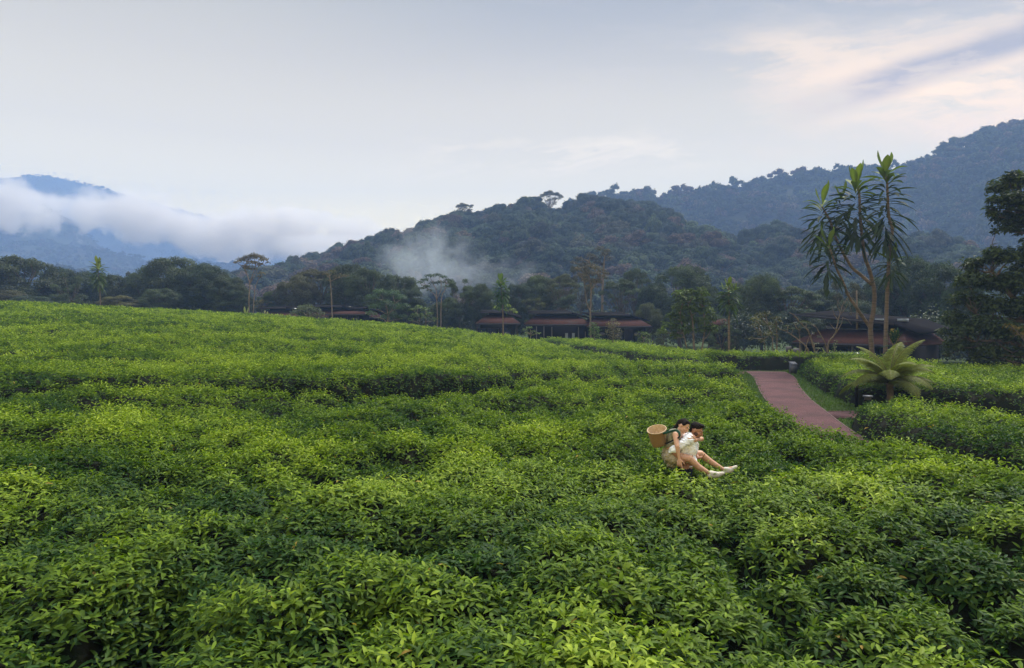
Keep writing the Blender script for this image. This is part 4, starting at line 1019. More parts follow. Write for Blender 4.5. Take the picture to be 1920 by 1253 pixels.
# ------------------------------------------------------------------ lodges
M_wall = plain('dark_timber', (0.010, 0.008, 0.009), (0.005, 0.0045, 0.005), 3, 0.9, 0.06, 0.4, 8, stretch=(6, 6, 0.4))
M_glass = plain('dark_glass', (0.010, 0.014, 0.020), (0.008, 0.010, 0.014), 2, 0.12, 0.6)
M_fascia = plain('grey_fascia', (0.040, 0.036, 0.048), (0.026, 0.024, 0.032), 4, 0.6, 0.2)
M_slab = plain('roof_slab', (.011, .0095, .011), (.007, .006, .007), 2, .95, .03)
M_pale = plain('pale_panel', (0.24, 0.28, 0.32), (0.18, 0.21, 0.25), 3, 0.6, 0.3)
M_post = plain('grey_post', (0.09, 0.085, 0.08), (0.06, 0.055, 0.055), 5, 0.8, 0.3)
m, t = mat('roof_shingles')
tcn = t.new('ShaderNodeTexCoord'); ob = tcn.outputs['Object']
bk = t.new('ShaderNodeTexBrick'); t.l.new(ob, bk.inputs['Vector']); bk.inputs['Scale'].default_value = 3.2; bk.offset = .5
t.put(bk.inputs['Color1'], (.075, .026, .017)); t.put(bk.inputs['Color2'], (.036, .015, .012)); t.put(bk.inputs['Mortar'], (.025, .015, .014)); bk.inputs['Mortar Size'].default_value = .035
nz = t.noise(ob, .8, 6, .7); nz2 = t.noise(ob, 7, 4, .7)
c = t.mix(t.m('MULTIPLY', t.ss(nz, .5, .72), .7), bk.outputs[0], (.040, .036, .033))
c = t.mix(t.m('MULTIPLY', t.ss(nz2, .58, .75), .6), c, (.105, .032, .019))
p = t.new('ShaderNodeBsdfPrincipled'); t.put(p.inputs['Base Color'], c); p.inputs['Roughness'].default_value = .95; p.inputs['Specular IOR Level'].default_value = .05
out(t, p.outputs[0]); M_roof = m
def roof_plane(mb, a, b, c, d, th=.12):
    """quad a-b (eave) c-d (ridge), given thickness downwards"""
    q = [np.array(v, float) for v in (a, b, c, d)]; lo = [v - [0, 0, th] for v in q]
    mb.hexa(lo + q)
def lodge_block(root, x0, x1, y0, dep, eave, rise, cle=0.75, up_drop=0.0, over=.6, upx=(0.5, 0.8), no_upper=False, uptilt=0.0):
    """one bay: wall, hipped lower roof in front, clerestory band and a thin upper roof slab, in the root's local space"""
    w = MB(); w.box(x0 + over, x1 - over, y0 + over, y0 + dep, -1.2, eave - .05)
    r = MB(); rb = 2.4
    roof_plane(r, (x0, y0, eave), (x1, y0, eave), (x1 - 1.4, y0 + rb, eave + rise), (x0 + 1.4, y0 + rb, eave + rise))
    roof_plane(r, (x1, y0 + .01, eave - .003), (x1, y0 + dep, eave - .003), (x1 - 1.4, y0 + dep, eave + rise - .003), (x1 - 1.4, y0 + rb, eave + rise - .003))
    roof_plane(r, (x0, y0 + dep, eave - .003), (x0, y0 + .01, eave - .003), (x0 + 1.4, y0 + rb, eave + rise - .003), (x0 + 1.4, y0 + dep, eave + rise - .003))
    w.build('wall', M_wall, root)
    ro = r.build('roof', M_roof, root)
    e = MB(); e.box(x0 + .02, x1 - .02, y0 - .035, y0 - .004, eave - .20, eave - .03); e.build('fascia', M_fascia, ro)
    if not no_upper:
        cw = MB(); cw.box(x0 + 1.6, x1 - 1.6, y0 + rb + .05, y0 + dep - .3, eave + .3, eave + rise + cle + .1); cw.build('clerestory', M_glass, root)
        z = eave + rise + cle
        us = MB(); xa, xb = x0 + upx[0], x1 - upx[1] - 1.5
        roof_plane(us, (xa, y0 + rb - .7, z + .16 + uptilt), (xb, y0 + rb - .7, z + .16), (xb, y0 + dep + .3, z + .5), (xa, y0 + dep + .3, z + .5 + uptilt), .14)
        roof_plane(us, (xb + .004, y0 + rb - .7, z + .16), (x1 + .15, y0 + rb - .7, z - .55), (x1 + .15, y0 + dep + .3, z - .25), (xb + .004, y0 + dep + .3, z + .5), .14)
        uo = us.build('upper_roof', M_slab, root)
        f = MB(); ya_, yb_ = y0 + rb - .735, y0 + rb - .704; f.hexa([(xa, ya_, z + uptilt), (xb, ya_, z), (xb, yb_, z), (xa, yb_, z + uptilt), (xa, ya_, z + .17 + uptilt), (xb, ya_, z + .17), (xb, yb_, z + .17), (xa, yb_, z + .17 + uptilt)]); f.build('fascia', M_fascia, uo)
    return ro
def win(root, x, z0, z1, w, y, m=None, nm='window'):
    f = MB()
    f.box(x - w / 2 - .05, x - w / 2, y - .06, y, z0, z1 + .05); f.box(x + w / 2, x + w / 2 + .05, y - .06, y, z0, z1 + .05); f.box(x - w / 2, x + w / 2, y - .06, y, z1, z1 + .05)
    fo = f.build(nm, M_fascia, root); g = MB(); g.box(x - w / 2, x + w / 2, y - .03, y - .004, z0, z1); g.build('pane', m or M_glass, fo)
# long middle lodge
def PX(px, D): return (px - 960) / F * D
BD = 82.0; rootB = empty('lodge', (PX(985, BD), BD, gz(PX(985, BD), BD)))
z0B = gz(PX(985, BD), BD); bx = lambda px: PX(px, BD) - PX(985, BD)
def zB(py, D=BD): return CAMZ + (597 - py) / F * D - z0B
lodge_block(rootB, bx(984), bx(1110), 0, 8, zB(608), 1.0, .25)
lodge_block(rootB, bx(1098), bx(1218), -1.2, 9, zB(611), 1.0, .2)
lodge_block(rootB, bx(891), bx(976), -.4, 8, zB(606), 1.0, .2)
for px in (1063, 1076): win(rootB, bx(px), zB(640), zB(625), .34, .6, M_pale, 'door')
for px, a, b_ in ((1006, 640, 612), (1035, 640, 613), (1098, 642, 622), (1085, 640, 613), (1020, 640, 612)):
    q = MB(); q.box(bx(px) - .06, bx(px) + .06, .1, .22, -.5, zB(b_)); q.build('post', M_post, rootB)
for px in (905, 925, 950, 1128, 1160, 1195): win(rootB, bx(px), .4, 2.0, 1.2, (.2 if px < 980 else -.6))
tag(rootB, 'long dark timber lodge with stepped red brown shingle roofs in the middle', 'lodge', 'dark timber lodges under the trees')
# left lodge, mostly roofs over the crest
AD = 87.0; rootA = empty('lodge', (PX(500, AD), AD, gz(PX(500, AD), AD)))
z0A = gz(PX(500, AD), AD); ax_ = lambda px: PX(px, AD) - PX(500, AD)
def zA(py): return CAMZ + (597 - py) / F * AD - z0A
lodge_block(rootA, ax_(470), ax_(562), 0, 9, zA(597), 1.05, .18)
lodge_block(rootA, ax_(548), ax_(664), 1.4, 9, zA(595), 1.05, .30)
lodge_block(rootA, ax_(642), ax_(706), 2.8, 8, zA(594), .9, .18)
lodge_block(rootA, ax_(624), ax_(694), -3.6, 6, zA(589), .35, .1, no_upper=True)
for px in (636, 655, 675): win(rootA, ax_(px), zA(602), zA(593), 1.0, -3.0)
tag(rootA, 'low left lodge with purple brown stepped roofs just over the tea crest', 'lodge', 'dark timber lodges under the trees')
# right lodge, turned
rootC = empty('lodge', (PX(1692, 50), 50, gz(PX(1690, 50), 50)), R(-52))
zC = gz(PX(1690, 50), 50); ec = 1.35 - zC
lodge_block(rootC, -8.6, 0.4, 0, 7.2, ec, 1.05, .35, upx=(-.6, .2), uptilt=.75)
for i, x in enumerate((-7.0, -5.0, -2.6)): win(rootC, x, .3, 2.0, 1.6, .6)
for x in (-7.9, -5.9, -3.7):
    q = MB(); q.box(x - .07, x + .07, .15, .29, -.5, ec - .15); q.build('post', M_post, rootC)
for x in (-3.4, -1.7):
    q = MB(); q.box(x, x + .6, 3.2, 3.8, ec + .85 + .55 + .30, ec + .85 + .55 + .52); q.build('skylight', M_pale, rootC)
q = MB(); q.tube([(-5.9, 4.6, ec + 1.5), (-5.9, 4.6, ec + 2.35)], .10, 8); q.tube([(-5.9, 4.6, ec + 2.3), (-5.9, 4.6, ec + 2.45)], .18, 8); q.build('roof_vent', M_post, rootC)
tag(rootC, 'dark lodge with a wide red shingle roof and grey upper slab behind the tree fern', 'lodge', 'dark timber lodges under the trees')
# small roof right of the middle
rootD = empty('lodge', (PX(1350, 78), 78, gz(PX(1350, 78), 78))); zD = CAMZ + (597 - 609) / F * 78 - gz(PX(1350, 78), 78)
lodge_block(rootD, 0, 2.9, 0, 6, zD, .7, .3, no_upper=True)
tag(rootD, 'small red roofed lodge end peeking out beside the thin palm like tree', 'lodge', 'dark timber lodges under the trees')

# garden bits near the right lodge
def lounge(label, px, py, D):
    x = P(px, 600, D).x; z = P(px, py, D).z; z0 = gz(x, D); root = empty('deck_chair', (x, D, z0), R(20)); hz = z - z0
    s_ = MB(); s_.hexa([(-.3, -.05, hz - .28), (.3, -.05, hz - .28), (.3, 0, hz - .24), (-.3, 0, hz - .24), (-.1, .25, hz + .22), (.5, .25, hz + .22), (.5, .3, hz + .26), (-.1, .3, hz + .26)]); s_.build('backrest', M_post, root)
    l = MB(); l.box(-.25, -.19, 0, .06, 0, hz - .26); l.box(.2, .26, 0, .06, 0, hz - .26); l.build('leg', M_post, root)
    s2 = MB(); s2.box(-.32, .32, -.6, -.06, hz - .34, hz - .27); s2.build('seat', M_post, root)
    tag(root, label, 'chair', 'pale deck chairs at the dark lodge')
lounge('left one of two pale deck chairs in the shade left of the dark lodge', 1480, 656, 56)
lounge('right one of two pale deck chairs in the shade left of the dark lodge', 1494, 660, 54)
# parked car, only its dim roof and glass above the tea
x = P(1580, 600, 50).x; carz = gz(x, 50); car = empty('parked_car', (x, 49.5, carz))
M_car = plain('car_paint', (.03, .035, .045), (.025, .03, .04), 2, .25, .6)
hc = P(1580, 660, 50).z - carz
def cabin(k, z0, z1, x0, x1, t0, t1): return [(x0, -.8, z0), (x1, -.8, z0), (x1, .8, z0), (x0, .8, z0), (t0, -.62, z1), (t1, -.62, z1), (t1, .62, z1), (t0, .62, z1)]
b_ = MB(); b_.hexa(cabin(0, .35, hc - .62, -2.0, 2.0, -1.95, 1.9)); b_.hexa(cabin(0, hc - .10, hc, -1.05, 1.15, -.85, .95))
for xx in (-1.2, -.05, 1.1):
    b_.tube([(xx * 1.25, -.78, hc - .62), (xx * .92, -.66, hc - .08)], .035, 5); b_.tube([(xx * 1.25, .78, hc - .62), (xx * .92, .66, hc - .08)], .035, 5)
b_.build('body', M_car, car)
g_ = MB(); g_.hexa(cabin(0, hc - .615, hc - .105, -1.45, 1.4, -1.0, 1.1)); g_.build('window', M_glass, car)
for sx in (-1.25, 1.25):
    for sy in (-.8, .62):
        w_ = MB(); w_.tube([(sx, sy, .33), (sx, sy + .18, .33)], .33, 16); w_.build('wheel', M_wall, car)
tag(car, 'dark parked car half hidden by the tea bed before the dark lodge', 'car')
# green upright plant left of car
custom_tree('shrub', 'narrow upright pale green plant beside the parked car', 47, [(1564, 648, 3), (1566, 655, 4), (1564, 663, 4), (1566, 642, 3)], 1565, [([(1565, 676), (1565, 650)], 1, .04, .02)], leaf=.16, dens=700, tint=np.array([.10, .14, .05]), cat='shrub', flat=1.6, ratio=.3)

# path furniture
M_metal = plain('grey_metal', (.09, .095, .115), (.06, .065, .08), 6, .45, .5, metal=.3)
def bollard(label, px, top_py, D, r, m_):
    x = P(px, 600, D).x; z0 = gz(x, D); h = P(px, top_py, D).z - z0; root = empty('path_light', (x, D, z0))
    q = MB(); q.tube([(0, 0, -.05), (0, 0, h - .14)], r, 12); q.build('post', m_, root)
    q = MB(); q.tube([(0, 0, h - .14), (0, 0, h - .05)], r * .8, 12); q.build('lamp', M_post, root)
    q = MB(); q.tube([(0, 0, h - .05), (0, 0, h)], r * 1.15, 12); q.build('cap', M_metal, root)
    tag(root, label, 'bollard light', 'low path lights')
bollard('stout dark bollard light with a pale rim left of the tree fern', 1629, 742, 22.4, .13, M_wall)
bollard('slim black bollard light before the tea behind the path fork', 1608, 720, 25.0, .055, M_wall)
x = P(1488, 600, 40.5).x
root = empty('meter_box', (x, 40.5, 0)); q = MB(); q.hexa([(-.16, -.2, 0), (.16, -.2, 0), (.16, .2, 0), (-.16, .2, 0), (-.16, -.2, .55), (.16, -.2, .55), (.16, .2, .68), (-.16, .2, .68)]); q.build('body', M_metal, root)
q = MB(); q.hexa([(-.19, -.24, .552), (.19, -.24, .552), (.19, .23, .685), (-.19, .23, .685), (-.19, -.24, .58), (.19, -.24, .58), (.19, .23, .715), (-.19, .23, .715)]); q.build('lid', M_metal, root)
tag(root, 'small grey box with a sloping lid at the far end of the path', 'box')

# ------------------------------------------------------------------ people in the tea
PD = 10.5
def C(cx, cy, dy=0.0): return np.array(P(1180 + cx / 7.833, 760 + cy / 7.833, PD + dy))
def skin_mat(name, c, r=.5):
    m, t = mat(name); tcn = t.new('ShaderNodeTexCoord'); nz = t.noise(tcn.outputs['Object'], 12, 4)
    p = t.new('ShaderNodeBsdfPrincipled'); t.put(p.inputs['Base Color'], t.mix(nz, tuple(v * .88 for v in c), tuple(min(1, v * 1.1) for v in c)))
    p.inputs['Roughness'].default_value = r; p.inputs['Subsurface Weight'].default_value = .12; p.inputs['Subsurface Radius'].default_value = (.02, .008, .004); p.inputs['Specular IOR Level'].default_value = .35
    out(t, p.outputs[0]); return m
M_skinw = skin_mat('skin_light', (.60, .345, .235)); M_skinm = skin_mat('skin_tan', (.42, .215, .135))
M_hair = plain('hair_black', (.012, .009, .008), (.016, .012, .010), 60, .8, .12, .3, 120, stretch=(1, 1, .2))
M_shirt = plain('shirt_white', (.90, .93, .99), (.84, .87, .94), 6, .85, .2, .5, 9)
M_navy = plain('trousers_navy', (.012, .015, .030), (.018, .020, .036), 20, .9, .2)
M_vest = plain('vest_khaki', (.36, .35, .26), (.26, .25, .18), 9, .9, .2, .5, 14)
M_short = plain('shorts_khaki', (.42, .36, .25), (.26, .22, .15), 9, .9, .2, .6, 12)
M_shoe = plain('shoe_cream', (.70, .64, .56), (.60, .55, .48), 10, .8, .25, .3, 30)
M_eyew = plain('eye_white', (.7, .68, .66), None, 5, .3); M_lip = plain('lips', (.36, .12, .10), None, 9, .5); M_beard = plain('beard_stubble', (.07, .04, .028), (.12, .07, .05), 90, .8, .2)
def blob(name, prims, m_, parent, voxel=.008, smooth=3, wrinkle=0.0):
    """one continuous surface: union of tapered limbs and ellipsoids, voxel-remeshed and smoothed"""
    mb = MB()
    for p_ in prims:
        if p_[0] == 'cap':
            a, b, ra, rb = np.array(p_[1]), np.array(p_[2]), p_[3], p_[4]; d = b - a; L = np.linalg.norm(d); d = d / (L + 1e-9)
            t_ = [-ra * .98, -ra * .8, -ra * .45] + list(np.linspace(0, L, 5)) + [L + rb * .45, L + rb * .8, L + rb * .98]
            rr = [ra * .2, ra * .6, ra * .893] + list(np.linspace(ra, rb, 5)) + [rb * .893, rb * .6, rb * .2]
            mb.tube([a + d * x for x in t_], rr, 14)
        else:
            c, r3 = np.array(p_[1]), p_[2]; M_ = np.array(p_[3]) if len(p_) > 3 else np.eye(3)
            n1, n2 = 12, 18; V = []; Q = []; T = []
            for i in range(1, n1):
                th = math.pi * i / n1
                for j in range(n2): 
                    ph = 2 * math.pi * j / n2; V.append(c + M_ @ (np.array([math.sin(th) * math.cos(ph), math.sin(th) * math.sin(ph), math.cos(th)]) * r3))
            for i in range(n1 - 2):
                for j in range(n2): k = (j + 1) % n2; Q.append((i * n2 + j, (i + 1) * n2 + j, (i + 1) * n2 + k, i * n2 + k))
            V += [c + M_ @ np.array([0, 0, r3[2]]), c - M_ @ np.array([0, 0, r3[2]])]; a0 = len(V) - 2
            for j in range(n2): k = (j + 1) % n2; T += [(a0, j, k), (a0 + 1, (n1 - 2) * n2 + k, (n1 - 2) * n2 + j)]
            mb.add(V, T=T, Q=Q)
    o = bpy.data.objects.new('tmp', mb.mesh('tmp', m_)); COL.objects.link(o)
    r = o.modifiers.new('r', 'REMESH'); r.mode = 'VOXEL'; r.voxel_size = voxel; r.use_smooth_shade = True
    if smooth: s_ = o.modifiers.new('s', 'SMOOTH'); s_.iterations = smooth; s_.factor = .5
    me = bpy.data.meshes.new_from_object(o.evaluated_get(bpy.context.evaluated_depsgraph_get()))
    bpy.data.objects.remove(o); me.materials.clear(); me.materials.append(m_)
    if wrinkle:                      # loose cloth: soft creases pushed into the surface
        co = np.empty(len(me.vertices) * 3); me.vertices.foreach_get('co', co); co = co.reshape(-1, 3); nn_ = np.empty(len(me.vertices) * 3); me.vertices.foreach_get('normal', nn_); nn_ = nn_.reshape(-1, 3)
        a_ = co[:, 0] * 9 + co[:, 2] * 7; b_ = co[:, 2] * 11 - co[:, 0] * 5 + co[:, 1] * 6
        rg_ = 1 - np.abs(2 * fbm(a_ + 3 * fbm(a_ * .5, b_ * .5, 90, 2), b_, 91, 3) - 1)
        co = co + nn_ * ((rg_ - .72) * wrinkle)[:, None]; me.vertices.foreach_set('co', co.ravel()); me.update()
    for p_ in me.polygons: p_.use_smooth = True
    q = bpy.data.objects.new(name, me); COL.objects.link(q)
    if parent: q.parent = parent
    return q
def cap(a, b, ra, rb): return ('cap', a, b, ra, rb)
def frame(f, u):
    f = unit(np.array(f, float)); s_ = unit(np.cross(f, np.array(u, float))); u = np.cross(s_, f); return f, s_, u
def head_prims(c, f, u, k=1.0):
    f, s_, u = frame(f, u); M_ = np.stack([s_, f, u], 1); g = lambda a, b, e: c + (s_ * a + f * b + u * e) * k
    P_ = [('el', g(0, -.012, .03), (.074 * k, .092 * k, .088 * k), M_), ('el', g(0, .022, -.035), (.058 * k, .062 * k, .075 * k), M_), ('el', g(0, .052, -.085), (.026 * k, .024 * k, .020 * k), M_),
          cap(g(0, .088, .005), g(0, .104, -.028), .008 * k, .014 * k), ('el', g(0, .083, .022), (.045 * k, .016 * k, .010 * k), M_), ('el', g(0, .084, -.055), (.022 * k, .012 * k, .009 * k), M_)]
    for q in (-1, 1): P_ += [('el', g(q * .076, -.008, -.008), (.010 * k, .020 * k, .032 * k), M_), ('el', g(q * .036, .062, -.028), (.022 * k, .022 * k, .020 * k), M_)]
    return P_, g, M_
def face(g, M_, root, k=1.0, beard=False):
    e = []; w = []; br = []
    for q in (-1, 1):
        w.append(('el', g(q * .032, .080, .002), (.014 * k, .007 * k, .006 * k), M_)); e.append(('el', g(q * .032, .085, .001), (.006 * k, .005 * k, .006 * k), M_)); br.append(('el', g(q * .034, .086, .023), (.020 * k, .006 * k, .0045 * k), M_))
    blob('eyes', w, M_eyew, root, .0025, 1); blob('pupils', e, M_hair, root, .002, 1); blob('eyebrows', br, M_hair, root, .003, 1)
    blob('mouth', [('el', g(0, .092, -.056), (.021 * k, .006 * k, .006 * k), M_)], M_lip, root, .003, 1)
def hand(w, d, nrm, side, L=.17, curl=.5, thumb=1, point=False):
    """w wrist, d direction of the fingers, nrm out of the back of the hand, side towards the thumb"""
    d = unit(np.array(d, float)); side = unit(np.array(side, float) - d * np.dot(side, d)); nrm = unit(np.cross(side, d) if np.dot(np.cross(side, d), nrm) > 0 else -np.cross(side, d))
    pl = L * .5; pr = [cap(w, w + d * .02, .024, .024)]; M_ = np.stack([side, nrm, d], 1); pr.append(('el', w + d * pl * .55, (.040, .017, pl * .62), M_))
    for i in range(4):
        off = (1.5 - i) * .0215; fl = L * (.46, .52, .48, .38)[i]; a = w + d * pl * .92 + side * off; ang = curl * (.9 + .1 * i); r = (.0098, .010, .0095, .0085)[i]
        if point and i == 0: ang = .05
        if point and i > 0: ang = 1.0
        dd = unit(d + side * off * 4)
        for q in range(3):
            ang_q = ang * (q + .4); nd = unit(dd * math.cos(ang_q) - nrm * math.sin(ang_q)); b = a + nd * fl * (.42, .32, .26)[q]
            pr.append(cap(a, b, r, r * .93)); a = b; r *= .93
    a = w + d * pl * .25 + side * .026 * thumb; b = a + unit(side * thumb + d * .9 - nrm * .3) * .042; c_ = b + unit(side * thumb * .35 + d - nrm * .4) * .034
    pr += [cap(a, b, .014, .011), cap(b, c_, .011, .009)]
    return pr

# --- man
mf, ms, mu = frame((.9, -.52, -.40), (.35, 0, 1)); mc = C(985, 372, 0)
hp, g, HM = head_prims(mc, mf, mu, 1.02)
pr = hp + [cap(C(925, 490, .01), mc - mf * .02 - mu * .06, .062, .056)]
pr += [('el', C(875, 600, 0), (.115, .165, .20)), ('el', C(845, 800, 0), (.105, .145, .16)), ('el', C(820, 900, 0), (.11, .155, .12)), cap(C(905, 500, -.1), C(905, 500, .1), .085, .085)]
pr += [cap(C(875, 505, -.17), C(640, 675, -.25), .052, .042), cap(C(640, 675, -.25), C(800, 832, -.23), .042, .028)]
pr += hand(C(800, 832, -.23), C(880, 805, -.22) - C(800, 832, -.23), (0, -.5, -1), (0, -1, .2), .18, .45, 1)
pr += [cap(C(940, 505, .17), C(965, 690, .28), .052, .042), cap(C(965, 690, .28), C(1000, 772, .14), .042, .030)]
pr += hand(C(1000, 772, .14), C(1045, 765, .10) - C(1000, 772, .14), (.2, -.5, -1), (0, -1, 0), .17, .4, 1)
for s_ in (-.1, .1): pr += [cap(C(815, 930, s_), C(870, 1390, s_), .088, .058), cap(C(870, 1390, s_), C(790, 1800, s_), .056, .036), cap(C(785, 1840, s_), C(960, 1852, s_), .038, .032)]
man = blob('person', pr, M_skinm, None, .0065, 2); face(g, HM, man, 1.02)
tag(man, 'bearded man in white shirt and navy trousers carrying a woman on his back', 'person')
K = 1.02
blob('hair', [('el', g(0, -.022, .048), (.080 * K, .096 * K, .078 * K), HM), ('el', g(0, .035, .098), (.062 * K, .052 * K, .030 * K), HM), ('el', g(-.01, .066, .092), (.045 * K, .026 * K, .018 * K), HM), ('el', g(0, -.070, -.01), (.060 * K, .036 * K, .055 * K), HM)], M_hair, man, .007, 1)
blob('beard', [('el', g(q * .050, .020, -.045), (.014, .038, .034), HM) for q in (-1, 1)] + [('el', g(0, .052, -.092), (.034, .030, .016), HM), ('el', g(0, .086, -.0445), (.024, .008, .004), HM), ('el', g(0, .074, -.076), (.026, .016, .012), HM)], M_beard, man, .005, 1)
sh = [('el', C(872, 600, 0), (.128, .182, .215)), ('el', C(855, 745, 0), (.118, .160, .17)), cap(C(885, 500, -.13), C(895, 500, .13), .088, .088), ('el', C(880, 800, 0), (.110, .16, .08)),
      cap(C(875, 505, -.16), C(690, 625, -.22), .074, .062), cap(C(690, 625, -.22), C(650, 648, -.235), .062, .066), cap(C(650, 648, -.235), C(605, 672, -.22), .05, .035), ('el', C(780, 610, -.06), (.11, .12, .13)), cap(C(940, 505, .17), C(960, 640, .25), .07, .068)]
shirt = blob('shirt', sh, M_shirt, man, .008, 3, .032)
blob('collar', [cap(C(850, 395, -.06), C(915, 492, -.085), .010, .016), cap(C(915, 492, -.085), C(985, 505, -.04), .016, .010)], M_shirt, shirt, .006, 1)
blob('shirt_hem', [('el', C(822, 878, 0), (.118, .165, .025))], M_shirt, man, .008, 2)
tr_ = [('el', C(818, 945, 0), (.120, .168, .085))]
for s_ in (-.095, .095): tr_ += [cap(C(815, 960, s_), C(868, 1390, s_), .102, .080), cap(C(868, 1390, s_), C(790, 1780, s_), .080, .066)]
blob('trousers', tr_, M_navy, man, .010, 3)
blob('shoes', [cap(C(785, 1845, s_), C(980, 1858, s_), .048, .038) for s_ in (-.1, .1)], M_shoe, man, .008, 2)

# --- woman
wf, ws, wu = frame((.62, -.80, -.42), (.45, .1, 1)); wc = C(797, 312, -.05)
hp, g, HM = head_prims(wc, wf, wu, .96)
pr = hp + [cap(C(722, 425, 0), wc - wf * .02 - wu * .06, .048, .046)]
pr += [('el', C(655, 500, 0), (.095, .150, .15)), ('el', C(610, 620, 0), (.088, .125, .12)), ('el', C(592, 740, 0), (.105, .155, .115)), cap(C(705, 432, -.12), C(735, 435, .12), .062, .062)]
pr += [cap(C(672, 432, -.18), C(702, 605, -.30), .043, .034), cap(C(702, 605, -.30), C(733, 790, -.31), .034, .022)]
pr += hand(C(733, 790, -.31), C(738, 900, -.33) - C(733, 790, -.31), (-.6, -.6, 0), (.8, -.5, 0), .165, .35, 1, True)
pr += [cap(C(775, 440, .17), C(1062, 500, .12), .042, .034), cap(C(1062, 492, .12), C(975, 512, -.17), .034, .023)]
pr += hand(C(975, 512, -.17), C(890, 522, -.215) - C(975, 512, -.17), (0, -1, .2), (0.1, -.2, 1), .165, .12, 1)
pr += [cap(C(605, 745, -.13), C(885, 785, -.245), .082, .056), cap(C(885, 785, -.245), C(1010, 905, -.235), .055, .050), cap(C(1010, 905, -.235), C(1185, 1008, -.22), .050, .031), cap(C(1185, 1012, -.22), C(1350, 1015, -.22), .034, .026)]
pr += [cap(C(640, 735, .13), C(1045, 715, .25), .082, .056), cap(C(1045, 715, .25), C(1190, 830, .24), .055, .050), cap(C(1190, 830, .24), C(1380, 945, .23), .050, .031), cap(C(1385, 950, .23), C(1530, 920, .23), .034, .026)]
wom = blob('person', pr, M_skinw, None, .0065, 2); face(g, HM, wom, .96)
tag(wom, 'woman in a khaki vest and shorts riding piggyback and pointing down at the tea', 'person')
K = .96
blob('hair', [('el', g(0, -.022, .042), (.080 * K, .096 * K, .082 * K), HM), ('el', g(0, .022, .092), (.058 * K, .048 * K, .026 * K), HM), ('el', g(0, -.085, .02), (.055 * K, .045 * K, .060 * K), HM),
      ('el', g(.066, .005, .045), (.014, .045, .035), HM), ('el', g(-.066, .005, .045), (.014, .045, .035), HM), cap(g(0, -.11, .03), C(700, 300, .06), .034, .030), cap(C(700, 300, .06), C(640, 355, .07), .030, .022), cap(C(640, 355, .07), C(560, 385, .08), .022, .008)], M_hair, wom, .007, 1)
vest = blob('vest', [('el', C(650, 500, 0), (.108, .163, .155)), ('el', C(612, 610, 0), (.104, .142, .12)), cap(C(690, 425, -.10), C(722, 430, .12), .068, .068), cap(C(668, 385, -.09), C(735, 378, .02), .035, .030), ('el', C(655, 428, -.15), (.052, .035, .058))], M_vest, wom, .009, 2, .04)
blob('shorts', [('el', C(590, 735, 0), (.118, .172, .155)), ('el', C(610, 850, -.04), (.078, .150, .085)), cap(C(600, 750, -.13), C(672, 790, -.17), .104, .098), cap(C(620, 745, .13), C(740, 735, .18), .10, .092)], M_short, wom, .009, 2, .04)
for (a, b_, c_) in (((1180, 1010, -.22), (1290, 1022, -.22), (1375, 1000, -.22)), ((1395, 955, .23), (1480, 955, .23), (1565, 905, .23))):
    q = blob('shoe', [cap(C(a[0] - 5, a[1] + 22, a[2]), C(*b_), .044, .046), cap(C(*b_), C(*c_), .046, .026), cap(C(a[0] + 15, a[1] - 8, a[2]), C(b_[0] - 20, b_[1] - 10, b_[2]), .044, .040)], M_shoe, wom, .007, 2)

# --- woven basket on her back
m, t = mat('basket_weave'); tcn = t.new('ShaderNodeTexCoord'); uvn = t.new('ShaderNodeAttribute', attribute_name='Col')
sp_ = t.new('ShaderNodeSeparateColor'); t.l.new(uvn.outputs['Color'], sp_.inputs[0])
wa = t.m('SINE', t.m('MULTIPLY', sp_.outputs[0], 6.2832 * 22)); wb = t.m('SINE', t.m('MULTIPLY', sp_.outputs[1], 6.2832 * 18)); ww_ = t.m('MULTIPLY', wa, wb)
nz = t.noise(tcn.outputs['Object'], 14, 4)
c = t.mix(t.ss(ww_, -.3, .5), (.26, .13, .035), (.46, .27, .085)); c = t.mix(t.m('MULTIPLY', nz, .6), c, (.36, .21, .07))
p = t.new('ShaderNodeBsdfPrincipled'); t.put(p.inputs['Base Color'], c); p.inputs['Roughness'].default_value = .75
bb = t.new('ShaderNodeBump'); bb.inputs['Strength'].default_value = .8; bb.inputs['Distance'].default_value = .01; t.put(bb.inputs['Height'], ww_); t.l.new(bb.outputs[0], p.inputs['Normal'])
out(t, p.outputs[0]); M_bask = m
M_rim = plain('basket_rim', (.62, .48, .33), (.48, .34, .20), 25, .8, .2, .3)
M_green = plain('strap_green', (.02, .085, .065), (.015, .06, .05), 9, .8); M_blk = plain('strap_black', (.02, .02, .022), None, 9, .8)
bt = C(402, 356, -.02); bb_ = C(440, 598, -.02); axb = unit(bt - bb_ + np.array([-.02, -.045, 0])); root = empty('basket', bb_)
e1 = unit(np.cross([0, 1, 0], axb)); tilt = unit(np.array([1, 0, .21])); 
def bring(t_, r1, r2, c, tl):
    s1 = unit(e1 * (1 - tl) + tilt * tl); s2 = unit(np.cross(axb if tl < .5 else unit(np.cross(s1, [0, 1, .0]) * -1), s1))
    n = 40; th = np.linspace(0, 2 * np.pi, n, endpoint=False)
    return c + np.cos(th)[:, None] * s1 * r1 + np.sin(th)[:, None] * np.array([0, 1, .30 * tl]) * r2
